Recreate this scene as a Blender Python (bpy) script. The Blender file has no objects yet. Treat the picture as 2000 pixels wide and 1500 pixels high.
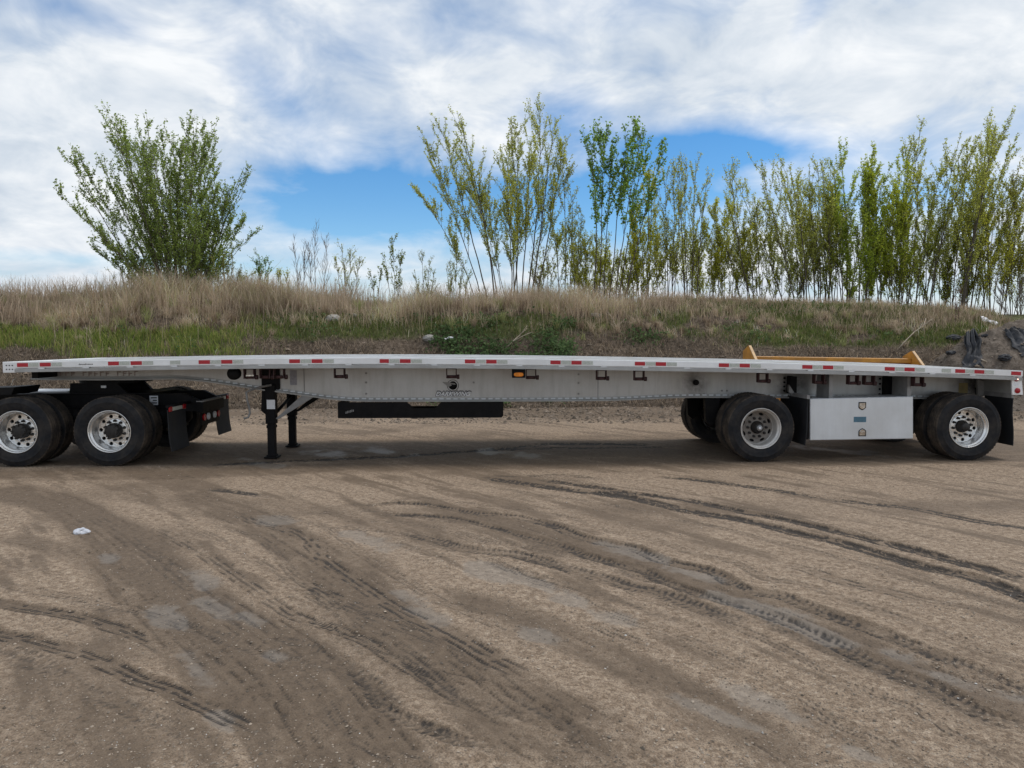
import bpy, bmesh, math, random
import numpy as np
from mathutils import Vector, Matrix

random.seed(7)
SC = bpy.context.scene
COL = SC.collection
R = math.radians

# ------------------------------------------------------------------ camera
FPX, CX, CY = 1387.0, 1000.0, 750.0          # focal length and centre in photo pixels
YAW, PITCH = R(2.3), math.atan(85.0 / FPX)   # turned right, tilted down
CAM = np.array([0.0, -10.2, 1.79])
cd = bpy.data.cameras.new('camera')
cd.sensor_fit = 'HORIZONTAL'; cd.sensor_width = 36.0; cd.lens = 36.0 * FPX / 2000.0
cd.clip_start = 0.05; cd.clip_end = 5000
cam = bpy.data.objects.new('camera', cd); COL.objects.link(cam)
cam.location = CAM
cam.rotation_euler = (math.pi / 2 - PITCH, 0, -YAW)
SC.camera = cam
FWD = np.array([math.sin(YAW) * math.cos(PITCH), math.cos(YAW) * math.cos(PITCH), -math.sin(PITCH)])
RGT = np.array([math.cos(YAW), -math.sin(YAW), 0.0])
UPV = np.cross(RGT, FWD)

def ray(px, py):
    return FWD + RGT * ((px - CX) / FPX) + UPV * ((CY - py) / FPX)
def at_y(px, py, Y):            # point of the photo on the upright plane at Y
    d = ray(px, py); t = (Y - CAM[1]) / d[1]
    return CAM + d * t
def at_z(px, py, z=0.0):
    d = ray(px, py); t = (z - CAM[2]) / d[2]
    return CAM + d * t
def project(P):
    v = np.asarray(P, float) - CAM
    z = v @ FWD
    return CX + FPX * (v @ RGT) / z, CY - FPX * (v @ UPV) / z

# ------------------------------------------------------------------ light
SUN_EL, SUN_AZ = R(62), R(82)    # high, off to the right
sdir = Vector((math.sin(SUN_AZ) * math.cos(SUN_EL), math.cos(SUN_AZ) * math.cos(SUN_EL), math.sin(SUN_EL)))
sl = bpy.data.lights.new('sun', 'SUN'); sl.energy = 1.5; sl.angle = R(18); sl.color = (1.0, 0.95, 0.88)
sun = bpy.data.objects.new('sun', sl); COL.objects.link(sun)
sun.rotation_euler = (-sdir).to_track_quat('-Z', 'Y').to_euler()
sun.location = (0, 0, 30)

def NT(tree):
    n, l = tree.nodes, tree.links
    def node(t, **kw):
        x = n.new(t)
        for k, v in kw.items():
            if k.startswith('i_'):
                key = k[2:]
                key = int(key) if key.isdigit() else key.replace('_', ' ')
                x.inputs[key].default_value = v
            else: setattr(x, k, v)
        return x
    def val(x):
        return x
    def put(sock, v):
        if isinstance(v, (int, float)): sock.default_value = v
        elif isinstance(v, (tuple, list)): sock.default_value = v
        else: l.new(v, sock)
    def math_(op, a, b=None, c=None, clamp=False):
        m = n.new('ShaderNodeMath'); m.operation = op; m.use_clamp = clamp
        put(m.inputs[0], a)
        if b is not None: put(m.inputs[1], b)
        if c is not None: put(m.inputs[2], c)
        return m.outputs[0]
    def vmath(op, a, b=None, out=0):
        m = n.new('ShaderNodeVectorMath'); m.operation = op
        put(m.inputs[0], a)
        if b is not None: put(m.inputs[1], b)
        return m.outputs['Value'] if op in ('DOT_PRODUCT', 'LENGTH') else m.outputs[0]
    def ramp(fac, stops):
        r = n.new('ShaderNodeValToRGB'); put(r.inputs[0], fac)
        el = r.color_ramp.elements
        while len(el) < len(stops): el.new(0.5)
        for e, (p, c) in zip(el, stops):
            e.position = p; e.color = (c, c, c, 1) if isinstance(c, (int, float)) else (*c, 1)
        return r.outputs[0]
    def mix(fac, a, b, bt='MIX'):
        m = n.new('ShaderNodeMix'); m.data_type = 'RGBA'; m.blend_type = bt
        put(m.inputs[0], fac)
        put(m.inputs[6], (*a, 1) if isinstance(a, tuple) and len(a) == 3 else a)
        put(m.inputs[7], (*b, 1) if isinstance(b, tuple) and len(b) == 3 else b)
        return m.outputs[2]
    def noise(vec, scale, detail=4, rough=0.55, dist=0.0):
        x = n.new('ShaderNodeTexNoise'); x.inputs['Scale'].default_value = scale
        x.inputs['Detail'].default_value = detail; x.inputs['Roughness'].default_value = rough
        x.inputs['Distortion'].default_value = dist
        if vec is not None: l.new(vec, x.inputs['Vector'])
        return x.outputs[0]
    class O: pass
    o = O(); o.n = n; o.l = l; o.node = node; o.put = put; o.math = math_; o.vmath = vmath; o.ramp = ramp; o.mix = mix; o.noise = noise
    return o

world = bpy.data.worlds.new('World'); SC.world = world; world.use_nodes = True
world.cycles.sampling_method = 'MANUAL'; world.cycles.sample_map_resolution = 256
w = NT(world.node_tree); w.n.clear()
wout = w.n.new('ShaderNodeOutputWorld')
sky = w.n.new('ShaderNodeTexSky'); sky.sky_type = 'NISHITA'; sky.sun_disc = False
sky.sun_elevation = SUN_EL; sky.sun_rotation = SUN_AZ
sky.air_density = 1.0; sky.dust_density = 0.0; sky.ozone_density = 3.0
hs = w.n.new('ShaderNodeHueSaturation'); hs.inputs['Saturation'].default_value = 1.32; hs.inputs['Value'].default_value = 1.0
w.l.new(sky.outputs[0], hs.inputs['Color'])
bg1 = w.n.new('ShaderNodeBackground'); bg1.inputs['Strength'].default_value = 0.11
w.l.new(hs.outputs[0], bg1.inputs['Color'])
tc = w.n.new('ShaderNodeTexCoord'); dirv = tc.outputs['Generated']
sx = w.n.new('ShaderNodeSeparateXYZ'); w.l.new(dirv, sx.inputs[0])
dz = w.math('MAXIMUM', sx.outputs[2], 0.0)
inv = w.math('DIVIDE', 1.0, w.math('ADD', dz, 0.30))
cmb = w.n.new('ShaderNodeCombineXYZ')
w.l.new(w.math('MULTIPLY', sx.outputs[0], inv), cmb.inputs[0]); w.l.new(w.math('MULTIPLY', sx.outputs[1], inv), cmb.inputs[1])
cp = cmb.outputs[0]
n1 = w.noise(cp, 1.7, 5, 0.56, 0.3)
n2 = w.noise(cp, 4.6, 5, 0.6, 0.4)
cov = w.math('ADD', w.math('MULTIPLY', n1, 0.86), w.math('MULTIPLY', n2, 0.40))
# openings in the cloud deck, as ellipses on the sky dome
def hole(px, py, rx, ry, tilt, amp):
    c = ray(px, py); c = c / np.linalg.norm(c)
    r_ = np.cross(c, [0, 0, 1]); r_ /= np.linalg.norm(r_); u_ = np.cross(r_, c)
    ca, sa = math.cos(R(tilt)), math.sin(R(tilt))
    a = (r_ * ca + u_ * sa) / (rx / FPX); b = (u_ * ca - r_ * sa) / (ry / FPX)
    da = w.vmath('DOT_PRODUCT', dirv, tuple(a)); db = w.vmath('DOT_PRODUCT', dirv, tuple(b))
    q = w.math('ADD', w.math('MULTIPLY', da, da), w.math('MULTIPLY', db, db))
    g = w.math('EXPONENT', w.math('MULTIPLY', q, -1.0))
    front = w.math('GREATER_THAN', w.vmath('DOT_PRODUCT', dirv, tuple(c)), 0.0)
    return w.math('MULTIPLY', w.math('MULTIPLY', g, front), amp)
HOLES = [(680, 395, 250, 90, 0, -0.52), (1190, 400, 320, 70, 0, -0.52), (1420, 290, 200, 36, -6, -0.44),
         (1110, 235, 90, 60, 0, -0.32), (530, 180, 100, 45, -30, -0.20), (170, 30, 150, 28, -10, -0.15),
         (1565, 60, 26, 60, -25, -0.2), (230, 508, 240, 14, 0, -0.22), (1750, 380, 160, 40, 0, -0.32),
         (1500, 110, 480, 90, 0, 0.16), (150, 330, 260, 150, 0, 0.22),
         (1700, 500, 420, 48, 0, 0.25)]
for h in HOLES: cov = w.math('ADD', cov, hole(*h))
mask = w.ramp(cov, [(0.27, 0.0), (0.48, 0.5), (0.70, 1.0)])
shade = w.math('ADD', w.math('MULTIPLY', n2, 0.6), w.math('MULTIPLY', n1, 0.5))
ccol = w.ramp(shade, [(0.38, (0.41, 0.48, 0.57)), (0.52, (0.55, 0.605, 0.67)), (0.68, (0.76, 0.78, 0.80))])
bg2 = w.n.new('ShaderNodeBackground'); bg2.inputs['Strength'].default_value = 1.0
w.l.new(ccol, bg2.inputs['Color'])
mx = w.n.new('ShaderNodeMixShader')
w.l.new(mask, mx.inputs[0]); w.l.new(bg1.outputs[0], mx.inputs[1]); w.l.new(bg2.outputs[0], mx.inputs[2])
w.l.new(mx.outputs[0], wout.inputs[0])

SC.view_settings.view_transform = 'Standard'; SC.view_settings.look = 'None'
SC.view_settings.exposure = 0.32; SC.view_settings.gamma = 1.0; SC.view_settings.use_curve_mapping = False
SC.render.engine = 'CYCLES'
SC.cycles.max_bounces = 5; SC.cycles.diffuse_bounces = 3; SC.cycles.glossy_bounces = 2; SC.cycles.transmission_bounces = 2; SC.cycles.transparent_max_bounces = 2

# ------------------------------------------------------------------ noise for heights
def vnoise(x, y, seed=0):
    x = np.asarray(x, float); y = np.asarray(y, float)
    xi = np.floor(x).astype(np.int64); yi = np.floor(y).astype(np.int64)
    fx = x - xi; fy = y - yi
    fx = fx * fx * (3 - 2 * fx); fy = fy * fy * (3 - 2 * fy)
    def h(a, b):
        k = (a * 374761393 + b * 668265263 + seed * 982451653) & 0xffffffff
        k = ((k ^ (k >> 13)) * 1274126177) & 0xffffffff
        return ((k ^ (k >> 16)) & 0xffff) / 65535.0
    return (h(xi, yi) * (1 - fx) + h(xi + 1, yi) * fx) * (1 - fy) + (h(xi, yi + 1) * (1 - fx) + h(xi + 1, yi + 1) * fx) * fy
def fbm(x, y, oct=4, seed=0, gain=0.5):
    s = 0; a = 1; t = 0
    for i in range(oct):
        s = s + a * vnoise(x * 2 ** i + i * 17.3, y * 2 ** i - i * 9.1, seed + i); t += a; a *= gain
    return s / t
def sstep(a, b, x):
    t = np.clip((x - a) / (b - a), 0, 1); return t * t * (3 - 2 * t)

# ------------------------------------------------------------------ materials
def mat(name):
    m = bpy.data.materials.new(name); m.use_nodes = True
    t = NT(m.node_tree); b = m.node_tree.nodes['Principled BSDF']
    return m, t, b
MATS = {}
def simple(name, col, rough=0.5, metal=0.0, var=0.25, scale=8.0, dirt=None, dirt_amt=0.0, bump=0.0, spec=0.5, coord='Object', emit=None, streak=0.0):
    return simple_(name, col, rough, metal, var, scale, dirt, dirt_amt, bump, spec, coord, emit, streak)
def simple_(name, col, rough=0.5, metal=0.0, var=0.25, scale=8.0, dirt=None, dirt_amt=0.0, bump=0.0, spec=0.5, coord='Object', emit=None, streak=0.0):
    if name in MATS: return MATS[name]
    m, t, b = mat(name)
    tcn = t.n.new('ShaderNodeTexCoord'); v = tcn.outputs[coord]
    nz = t.noise(v, scale, 6, 0.6)
    lo = tuple(c * (1 - var) for c in col); hi = tuple(min(1, c * (1 + var)) for c in col)
    c = t.ramp(nz, [(0.3, lo), (0.7, hi)])
    if dirt:
        nd = t.noise(v, scale * 0.35, 8, 0.68)
        f = t.ramp(nd, [(0.42, 0.0), (0.72, dirt_amt)])
        c = t.mix(f, c, dirt)
    if streak:
        mp = t.n.new('ShaderNodeMapping'); mp.inputs['Scale'].default_value = (5.0, 1.0, 0.5); t.l.new(v, mp.inputs['Vector'])
        ns = t.noise(mp.outputs[0], 2.2, 6, 0.7)
        c = t.mix(t.ramp(ns, [(0.45, 0.0), (0.75, streak)]), c, (0.17, 0.145, 0.12))
    t.l.new(c, b.inputs['Base Color'])
    rr = t.ramp(nz, [(0.25, max(0.02, rough - 0.1)), (0.75, min(1, rough + 0.12))])
    t.l.new(rr, b.inputs['Roughness'])
    b.inputs['Metallic'].default_value = metal
    b.inputs['Specular IOR Level'].default_value = spec
    if bump:
        bp = t.n.new('ShaderNodeBump'); bp.inputs['Strength'].default_value = bump; bp.inputs['Distance'].default_value = 0.01
        t.l.new(t.noise(v, scale * 6, 5, 0.6), bp.inputs['Height']); t.l.new(bp.outputs[0], b.inputs['Normal'])
    if emit:
        b.inputs['Emission Color'].default_value = (*emit[0], 1); b.inputs['Emission Strength'].default_value = emit[1]
    MATS[name] = m
    return m
MUD = (0.16, 0.125, 0.09)
M_ALU = simple('aluminium_rail', (0.84, 0.84, 0.84), 0.42, 0.15, 0.08, 2.5, (0.50, 0.48, 0.45), 0.4)
M_ALU2 = simple('aluminium_rub_rail', (0.40, 0.40, 0.39), 0.5, 0.3, 0.18, 3.0, (0.20, 0.18, 0.16), 0.55)
M_BEAM = simple('aluminium_beam', (0.50, 0.495, 0.485), 0.42, 0.6, 0.12, 1.6, (0.34, 0.31, 0.275), 0.5, bump=0.05, streak=0.28)
M_DECK = simple('deck_aluminium', (0.62, 0.62, 0.61), 0.45, 0.5, 0.18, 4.0, (0.33, 0.30, 0.26), 0.6, bump=0.1)
M_WOOD = simple('deck_wood', (0.30, 0.22, 0.15), 0.75, 0, 0.3, 12, (0.14, 0.11, 0.08), 0.6, bump=0.3)
M_RED = simple('red_tape', (0.42, 0.012, 0.022), 0.35, 0, 0.2, 40)
M_SILV = simple('silver_tape', (0.50, 0.52, 0.47), 0.35, 0.15, 0.22, 60, (0.3, 0.3, 0.26), 0.4)
M_BLACK = simple('black_steel', (0.007, 0.007, 0.008), 0.55, 0, 0.4, 9, MUD, 0.05, bump=0.1, spec=0.12)
M_RUBBER = simple('rubber_tyre', (0.013, 0.0135, 0.016), 0.68, 0, 0.3, 14, (0.062, 0.052, 0.043), 0.6, bump=0.12, spec=0.2)
M_TREAD = simple('rubber_tread', (0.030, 0.026, 0.023), 0.85, 0, 0.3, 14, (0.13, 0.10, 0.075), 0.85, bump=0.4, spec=0.2)
M_FLAP = simple('rubber_flap', (0.020, 0.022, 0.026), 0.6, 0, 0.25, 5, (0.05, 0.045, 0.04), 0.3, spec=0.2)
M_RIM = simple('polished_rim', (0.80, 0.79, 0.77), 0.30, 0.85, 0.06, 6, (0.50, 0.46, 0.41), 0.3)
M_RIMD = simple('dusty_rim', (0.66, 0.64, 0.61), 0.45, 0.5, 0.15, 7, (0.34, 0.29, 0.24), 0.7)
M_DISC = simple('shaded_dusty_disc', (0.25, 0.225, 0.20), 0.7, 0.1, 0.25, 9, (0.12, 0.10, 0.085), 0.6)  # dusty disc, colour darkened to carry the shade inside the deep rim
M_HUB = simple('oily_hub', (0.009, 0.008, 0.008), 0.5, 0.0, 0.5, 25, MUD, 0.18, bump=0.3)
M_RUST = simple('rusty_winch', (0.055, 0.020, 0.019), 0.7, 0.1, 0.45, 30, (0.02, 0.013, 0.013), 0.6, bump=0.2)
M_BOX = simple('toolbox_aluminium', (0.68, 0.70, 0.72), 0.42, 0.4, 0.08, 2.2, (0.48, 0.47, 0.45), 0.4, streak=0.08)
M_CHROME = simple('chrome', (0.75, 0.74, 0.72), 0.15, 1.0, 0.15, 30, (0.2, 0.18, 0.15), 0.5)
M_GREYST = simple('grey_steel', (0.28, 0.275, 0.27), 0.6, 0.2, 0.25, 8, (0.16, 0.14, 0.12), 0.5)
M_AMBER = simple('amber_lens', (0.75, 0.22, 0.01), 0.2, 0, 0.15, 30)
M_REDL = simple('red_lens', (0.32, 0.005, 0.012), 0.15, 0, 0.2, 30)
M_WHITE = simple('white_sticker', (0.72, 0.73, 0.75), 0.5, 0, 0.1, 60)
M_BLUE = simple('blue_sticker', (0.07, 0.16, 0.22), 0.4, 0, 0.2, 20)
M_DARKP = simple('dark_print', (0.05, 0.05, 0.055), 0.5, 0, 0.2, 30)
M_GHOST = simple('faded_print', (0.30, 0.245, 0.23), 0.6, 0, 0.4, 40)
M_LAMPON = simple('lit_lamp', (0.9, 0.6, 0.5), 0.2, 0, 0.05, 30, emit=((1.0, 0.62, 0.5), 1.6))
M_YEL = simple('yellow_paint', (0.60, 0.27, 0.035), 0.5, 0, 0.18, 5, (0.20, 0.10, 0.045), 0.65, bump=0.05)
M_YELE = simple('pale_yellow_edge', (0.62, 0.40, 0.20), 0.6, 0, 0.25, 16, (0.25, 0.15, 0.09), 0.5)  # paler yellow for the sloped front edges of the end plates
M_TARP = simple('black_plastic', (0.030, 0.033, 0.040), 0.62, 0, 0.3, 6, (0.09, 0.08, 0.07), 0.5, spec=0.25)
M_PLAS = simple('white_plastic', (0.78, 0.78, 0.80), 0.4, 0, 0.12, 30)
M_STONE = simple('stone', (0.36, 0.34, 0.31), 0.85, 0, 0.25, 8, (0.2, 0.18, 0.15), 0.5, bump=0.4)
M_STICK = simple('bleached_wood', (0.40, 0.33, 0.25), 0.8, 0, 0.3, 20)

def smudge(m, centre, rad):
    t = NT(m.node_tree); b = m.node_tree.nodes['Principled BSDF']; src = b.inputs['Base Color'].links[0].from_socket
    tcn = t.n.new('ShaderNodeTexCoord'); dv = t.vmath('SUBTRACT', tcn.outputs['Object'], tuple(centre)); ln = t.vmath('LENGTH', dv)
    f = t.math('MULTIPLY', t.ramp(t.math('DIVIDE', ln, rad), [(0.1, 0.9), (1.0, 0.0)]), t.ramp(t.noise(tcn.outputs['Object'], 7, 6, 0.7), [(0.3, 0.3), (0.6, 1.0)]))
    t.l.new(t.mix(f, src, (0.03, 0.026, 0.023)), b.inputs['Base Color'])
pS = at_y(1357, 749, 0.77); smudge(M_BEAM, pS, 0.30)
pS = at_y(1545, 752, 0.77); smudge(M_BEAM, pS, 0.42)
pS = at_y(1905, 750, 0.77); smudge(M_BEAM, pS, 0.5)
# ------------------------------------------------------------------ mesh helpers
class MB:
    def __init__(s): s.v = []; s.f = []; s.mi = []; s.sm = []
    def add(s, verts, faces, mi=0, smooth=False):
        o = len(s.v); s.v.extend([tuple(map(float, p)) for p in verts])
        for f in faces: s.f.append(tuple(i + o for i in f)); s.mi.append(mi); s.sm.append(smooth)
    def box(s, x0, x1, y0, y1, z0, z1, mi=0):
        v = [(x0, y0, z0), (x1, y0, z0), (x1, y1, z0), (x0, y1, z0), (x0, y0, z1), (x1, y0, z1), (x1, y1, z1), (x0, y1, z1)]
        s.add(v, [(0, 3, 2, 1), (4, 5, 6, 7), (0, 1, 5, 4), (1, 2, 6, 5), (2, 3, 7, 6), (3, 0, 4, 7)], mi)
    def prism(s, poly, a0, a1, axis='y', mi=0):     # poly: list of 2D, swept along axis
        n = len(poly)
        def P(p, a):
            if axis == 'y': return (p[0], a, p[1])
            if axis == 'x': return (a, p[0], p[1])
            return (p[0], p[1], a)
        v = [P(p, a0) for p in poly] + [P(p, a1) for p in poly]
        f = [tuple(range(n)), tuple(range(2 * n - 1, n - 1, -1))]
        f += [(i, n + i, n + (i + 1) % n, (i + 1) % n) for i in range(n)]
        s.add(v, f, mi)
    def tube(s, pts, r, k=8, mi=0, caps=True, smooth=True):
        pts = [Vector(p) for p in pts]
        rs = r if isinstance(r, (list, tuple)) else [r] * len(pts)
        v = []; f = []
        prev = None
        for i, p in enumerate(pts):
            t = (pts[min(i + 1, len(pts) - 1)] - pts[max(i - 1, 0)]).normalized()
            a = prev if prev is not None else (Vector((0, 0, 1)) if abs(t.z) < 0.9 else Vector((1, 0, 0)))
            a = (a - t * a.dot(t)).normalized(); b = t.cross(a); prev = a
            for j in range(k):
                an = 2 * math.pi * j / k
                v.append(p + (a * math.cos(an) + b * math.sin(an)) * rs[i])
        for i in range(len(pts) - 1):
            for j in range(k):
                f.append((i * k + j, i * k + (j + 1) % k, (i + 1) * k + (j + 1) % k, (i + 1) * k + j))
        s.add(v, f, mi, smooth)
        if caps:
            n = len(pts)
            s.add(v[:k], [tuple(range(k - 1, -1, -1))], mi); s.add(v[(n - 1) * k:], [tuple(range(k))], mi)
    def lathe(s, prof, c, seg=48, mi=0, smooth=True, mis=None):   # prof: (r, y) about the y axis through c
        v = []; f = []
        for r, y in prof:
            for j in range(seg):
                a = 2 * math.pi * j / seg
                v.append((c[0] + r * math.cos(a), c[1] + y, c[2] + r * math.sin(a)))
        for i in range(len(prof) - 1):
            ff = [(i * seg + j, i * seg + (j + 1) % seg, (i + 1) * seg + (j + 1) % seg, (i + 1) * seg + j) for j in range(seg)]
            if mis: 
                o = len(s.v)
                for q in ff: f.append(q)
            else: f += ff
        s.add(v, f, mi, smooth)
        if mis:
            for i in range(len(prof) - 1):
                for j in range(seg): s.mi[len(s.mi) - (len(prof) - 1) * seg + i * seg + j] = mis[i]
    def cyl(s, c, r, y0, y1, seg=16, mi=0):       # along y
        s.lathe([(1e-4, y0), (r, y0), (r, y1), (1e-4, y1)], c, seg, mi, smooth=False)
    def build(s, name, mats, parent=None, bevel=0.0, fix=True):
        me = bpy.data.meshes.new(name); me.from_pydata(s.v, [], s.f)
        if not isinstance(mats, (list, tuple)): mats = [mats]
        for m in mats: me.materials.append(m)
        me.polygons.foreach_set('material_index', s.mi); me.polygons.foreach_set('use_smooth', s.sm)
        if fix:
            bm = bmesh.new(); bm.from_mesh(me)
            bmesh.ops.remove_doubles(bm, verts=bm.verts, dist=1e-5)
            bmesh.ops.recalc_face_normals(bm, faces=bm.faces)
            if bevel: bmesh.ops.bevel(bm, geom=[e for e in bm.edges if len(e.link_faces) == 2 and e.calc_face_angle(0) > 0.6], offset=bevel, segments=1, affect='EDGES', clamp_overlap=True)
            bm.to_mesh(me); bm.free()
        me.update()
        o = bpy.data.objects.new(name, me); COL.objects.link(o)
        if parent is not None: o.parent = parent
        return o
def empty(name, loc=(0, 0, 0), parent=None):
    o = bpy.data.objects.new(name, None); COL.objects.link(o); o.location = loc; o.empty_display_size = 0.2
    if parent is not None: o.parent = parent
    return o
def tag(o, label=None, cat=None, group=None, kind=None):
    if label: o['label'] = label
    if cat: o['category'] = cat
    if group: o['group'] = group
    if kind: o['kind'] = kind
    return o
def link_copy(src, parent=None, loc=None):
    c = src.copy(); COL.objects.link(c)
    if parent is not None: c.parent = parent
    if loc is not None: c.location = loc
    return c
def np_mesh(name, V, F, mats, smooth=True, attrs=None, mi=None):
    """V (n,3), F (m,k) of one polygon size, or list of such arrays"""
    Fs = F if isinstance(F, list) else [F]
    me = bpy.data.meshes.new(name)
    nv = len(V); loops = np.concatenate([f.ravel() for f in Fs]).astype(np.int32)
    tot = np.concatenate([np.full(len(f), f.shape[1]) for f in Fs]).astype(np.int32)
    st = np.concatenate([[0], np.cumsum(tot)[:-1]]).astype(np.int32)
    me.vertices.add(nv); me.vertices.foreach_set('co', np.asarray(V, np.float32).ravel())
    me.loops.add(len(loops)); me.loops.foreach_set('vertex_index', loops)
    me.polygons.add(len(tot)); me.polygons.foreach_set('loop_start', st); me.polygons.foreach_set('loop_total', tot)
    me.polygons.foreach_set('use_smooth', np.full(len(tot), smooth))
    for m in (mats if isinstance(mats, (list, tuple)) else [mats]): me.materials.append(m)
    if mi is not None: me.polygons.foreach_set('material_index', np.asarray(mi, np.int32))
    me.update(calc_edges=True)
    for k, a in (attrs or {}).items():
        if a.ndim == 1:
            at = me.attributes.new(k, 'FLOAT', 'POINT'); at.data.foreach_set('value', a.astype(np.float32))
        else:
            at = me.attributes.new(k, 'FLOAT_COLOR', 'POINT')
            c4 = np.ones((nv, 4), np.float32); c4[:, :3] = a; at.data.foreach_set('color', c4.ravel())
    o = bpy.data.objects.new(name, me); COL.objects.link(o)
    return o

# ------------------------------------------------------------------ the yard
def Lz(x, y): return (x / 2, 900 + y / 2)
def Rz(x, y): return (1000 + x / 2, 880 + y / 2)
# tyre tracks read off the yard: pixel polyline, half width (m), depth, tread style, strength
TRK = []
def trk(pts, hw, dep, style, amt=1.0): TRK.append(([at_z(*p)[:2] for p in pts], hw, dep, style, amt))
trk([Rz(*p) for p in [(-160, 100), (0, 120), (200, 150), (400, 175), (520, 195), (720, 240), (900, 270), (1100, 320), (1250, 350), (1400, 390), (1600, 450), (1800, 490), (2000, 565), (2300, 690)]], 0.115, 0.03, 1, 1.0)
trk([Rz(*p) for p in [(60, 105), (300, 140), (450, 165), (640, 185), (780, 210), (950, 245), (1100, 275), (1250, 310), (1400, 345), (1550, 380), (1740, 430), (1900, 470), (2100, 535)]], 0.10, 0.03, 1, 0.95)
trk([Rz(*p) for p in [(500, 95), (700, 110), (900, 135), (1050, 155), (1200, 180), (1400, 205), (1550, 220), (1800, 270), (2000, 300), (2300, 360)]], 0.09, 0.018, 1, 0.55)
trk([Lz(*p) for p in [(1250, 165), (1400, 172), (1600, 165), (1850, 200)]] + [Rz(*p) for p in [(0, 255), (150, 290), (280, 340), (480, 380), (600, 430), (780, 470), (900, 535), (1050, 560), (1200, 620), (1400, 690), (1600, 770), (1800, 850), (2000, 940), (2300, 1080)]], 0.085, 0.03, 2, 0.95)
trk([Lz(*p) for p in [(1400, 210), (1650, 215), (1850, 240)]] + [Rz(*p) for p in [(0, 320), (200, 370), (300, 410), (500, 460), (600, 510), (750, 560), (900, 600), (1100, 670), (1300, 760), (1500, 860), (1650, 910), (1800, 1000), (2000, 1080), (2300, 1230)]], 0.085, 0.03, 2, 0.95)
trk([Lz(*p) for p in [(1520, 260), (1700, 310), (1800, 340)]] + [Rz(*p) for p in [(0, 405), (150, 440), (300, 480), (450, 525), (560, 550), (700, 600), (850, 650), (1050, 710)]], 0.10, 0.022, 2, 0.8)
trk([Rz(*p) for p in [(950, 420), (1150, 460), (1300, 510), (1450, 540), (1600, 580), (1750, 610), (1900, 660)]], 0.10, 0.015, 3, 0.5)
trk([Rz(*p) for p in [(150, 610), (300, 660), (450, 730), (600, 780), (700, 815)]], 0.07, 0.015, 3, 0.5)
trk([Rz(*p) for p in [(-100, 900), (50, 970), (150, 1020), (200, 1060), (250, 1130), (350, 1190), (450, 1260)]], 0.06, 0.02, 2, 0.8)
trk([Lz(*p) for p in [(-300, 500), (0, 560), (150, 585), (300, 610), (400, 640), (500, 670), (600, 710), (700, 765)]], 0.065, 0.02, 3, 0.95)
trk([Lz(*p) for p in [(-300, 610), (0, 680), (100, 695), (200, 725), (350, 770), (450, 810), (550, 860), (650, 890), (750, 940), (850, 980), (980, 1050), (1100, 1120)]], 0.065, 0.02, 3, 0.95)
trk([Lz(*p) for p in [(500, 250), (650, 290), (800, 370), (900, 440), (1050, 540), (1150, 600), (1300, 640), (1450, 700), (1600, 760), (1750, 880), (1950, 1010)]], 0.07, 0.02, 3, 0.6)
trk([Lz(*p) for p in [(900, 190), (1000, 240), (1150, 280), (1280, 390), (1400, 470), (1550, 570), (1700, 640), (1850, 720), (1950, 780), (2150, 880)]], 0.08, 0.02, 3, 0.75)
trk([Lz(*p) for p in [(1000, 440), (1150, 460), (1300, 520), (1450, 580), (1540, 600)]], 0.07, 0.018, 3, 0.8)
trk([Lz(*p) for p in [(1100, 580), (1300, 650), (1400, 680), (1500, 740), (1650, 830), (1850, 940)]], 0.055, 0.02, 3, 0.8)
trk([Lz(*p) for p in [(1250, 700), (1300, 750), (1400, 830), (1500, 960), (1600, 1010), (1800, 1090), (1970, 1130), (2100, 1180)]], 0.05, 0.02, 2, 0.8)
trk([Lz(*p) for p in [(700, 690), (850, 740), (950, 790)]], 0.05, 0.015, 3, 0.6)
trk([Lz(*p) for p in [(330, 200), (480, 290), (620, 400), (760, 500), (900, 610)]], 0.09, 0.015, 3, 0.35)
trk([Lz(*p) for p in [(750, 100), (980, 130), (1100, 155)]], 0.08, 0.015, 1, 0.5)
trk([Lz(*p) for p in [(1850, 45), (2000, 62)]] + [Rz(*p) for p in [(200, 95), (420, 120)]], 0.08, 0.015, 1, 0.4)
trk([(380, 908), (620, 897), (800, 889), (1000, 872), (1100, 866), (1300, 867)], 0.12, 0.025, 1, 0.8)
trk([(880, 880), (1050, 874), (1200, 872), (1340, 870)], 0.10, 0.02, 1, 0.6)
# fainter passes beside the main tracks
for i_, offs in ((0, (-0.42, 0.5)), (3, (-0.5, 0.33)), (4, (-0.36, -0.75)), (5, (-0.3, 0.24)), (9, (0.28, -0.5)), (10, (-0.22, 0.6)), (11, (-0.3, 0.26)), (12, (-0.33, 0.3)), (14, (0.3,)), (15, (-0.25, 0.35))):
    for o_ in offs:
        TRK.append(([(p[0] + 0.76 * o_, p[1] + 0.65 * o_) for p in TRK[i_][0]], 0.06, 0.009, 3 if (i_ + int(o_ * 10)) % 2 else 2, 0.42))
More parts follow.
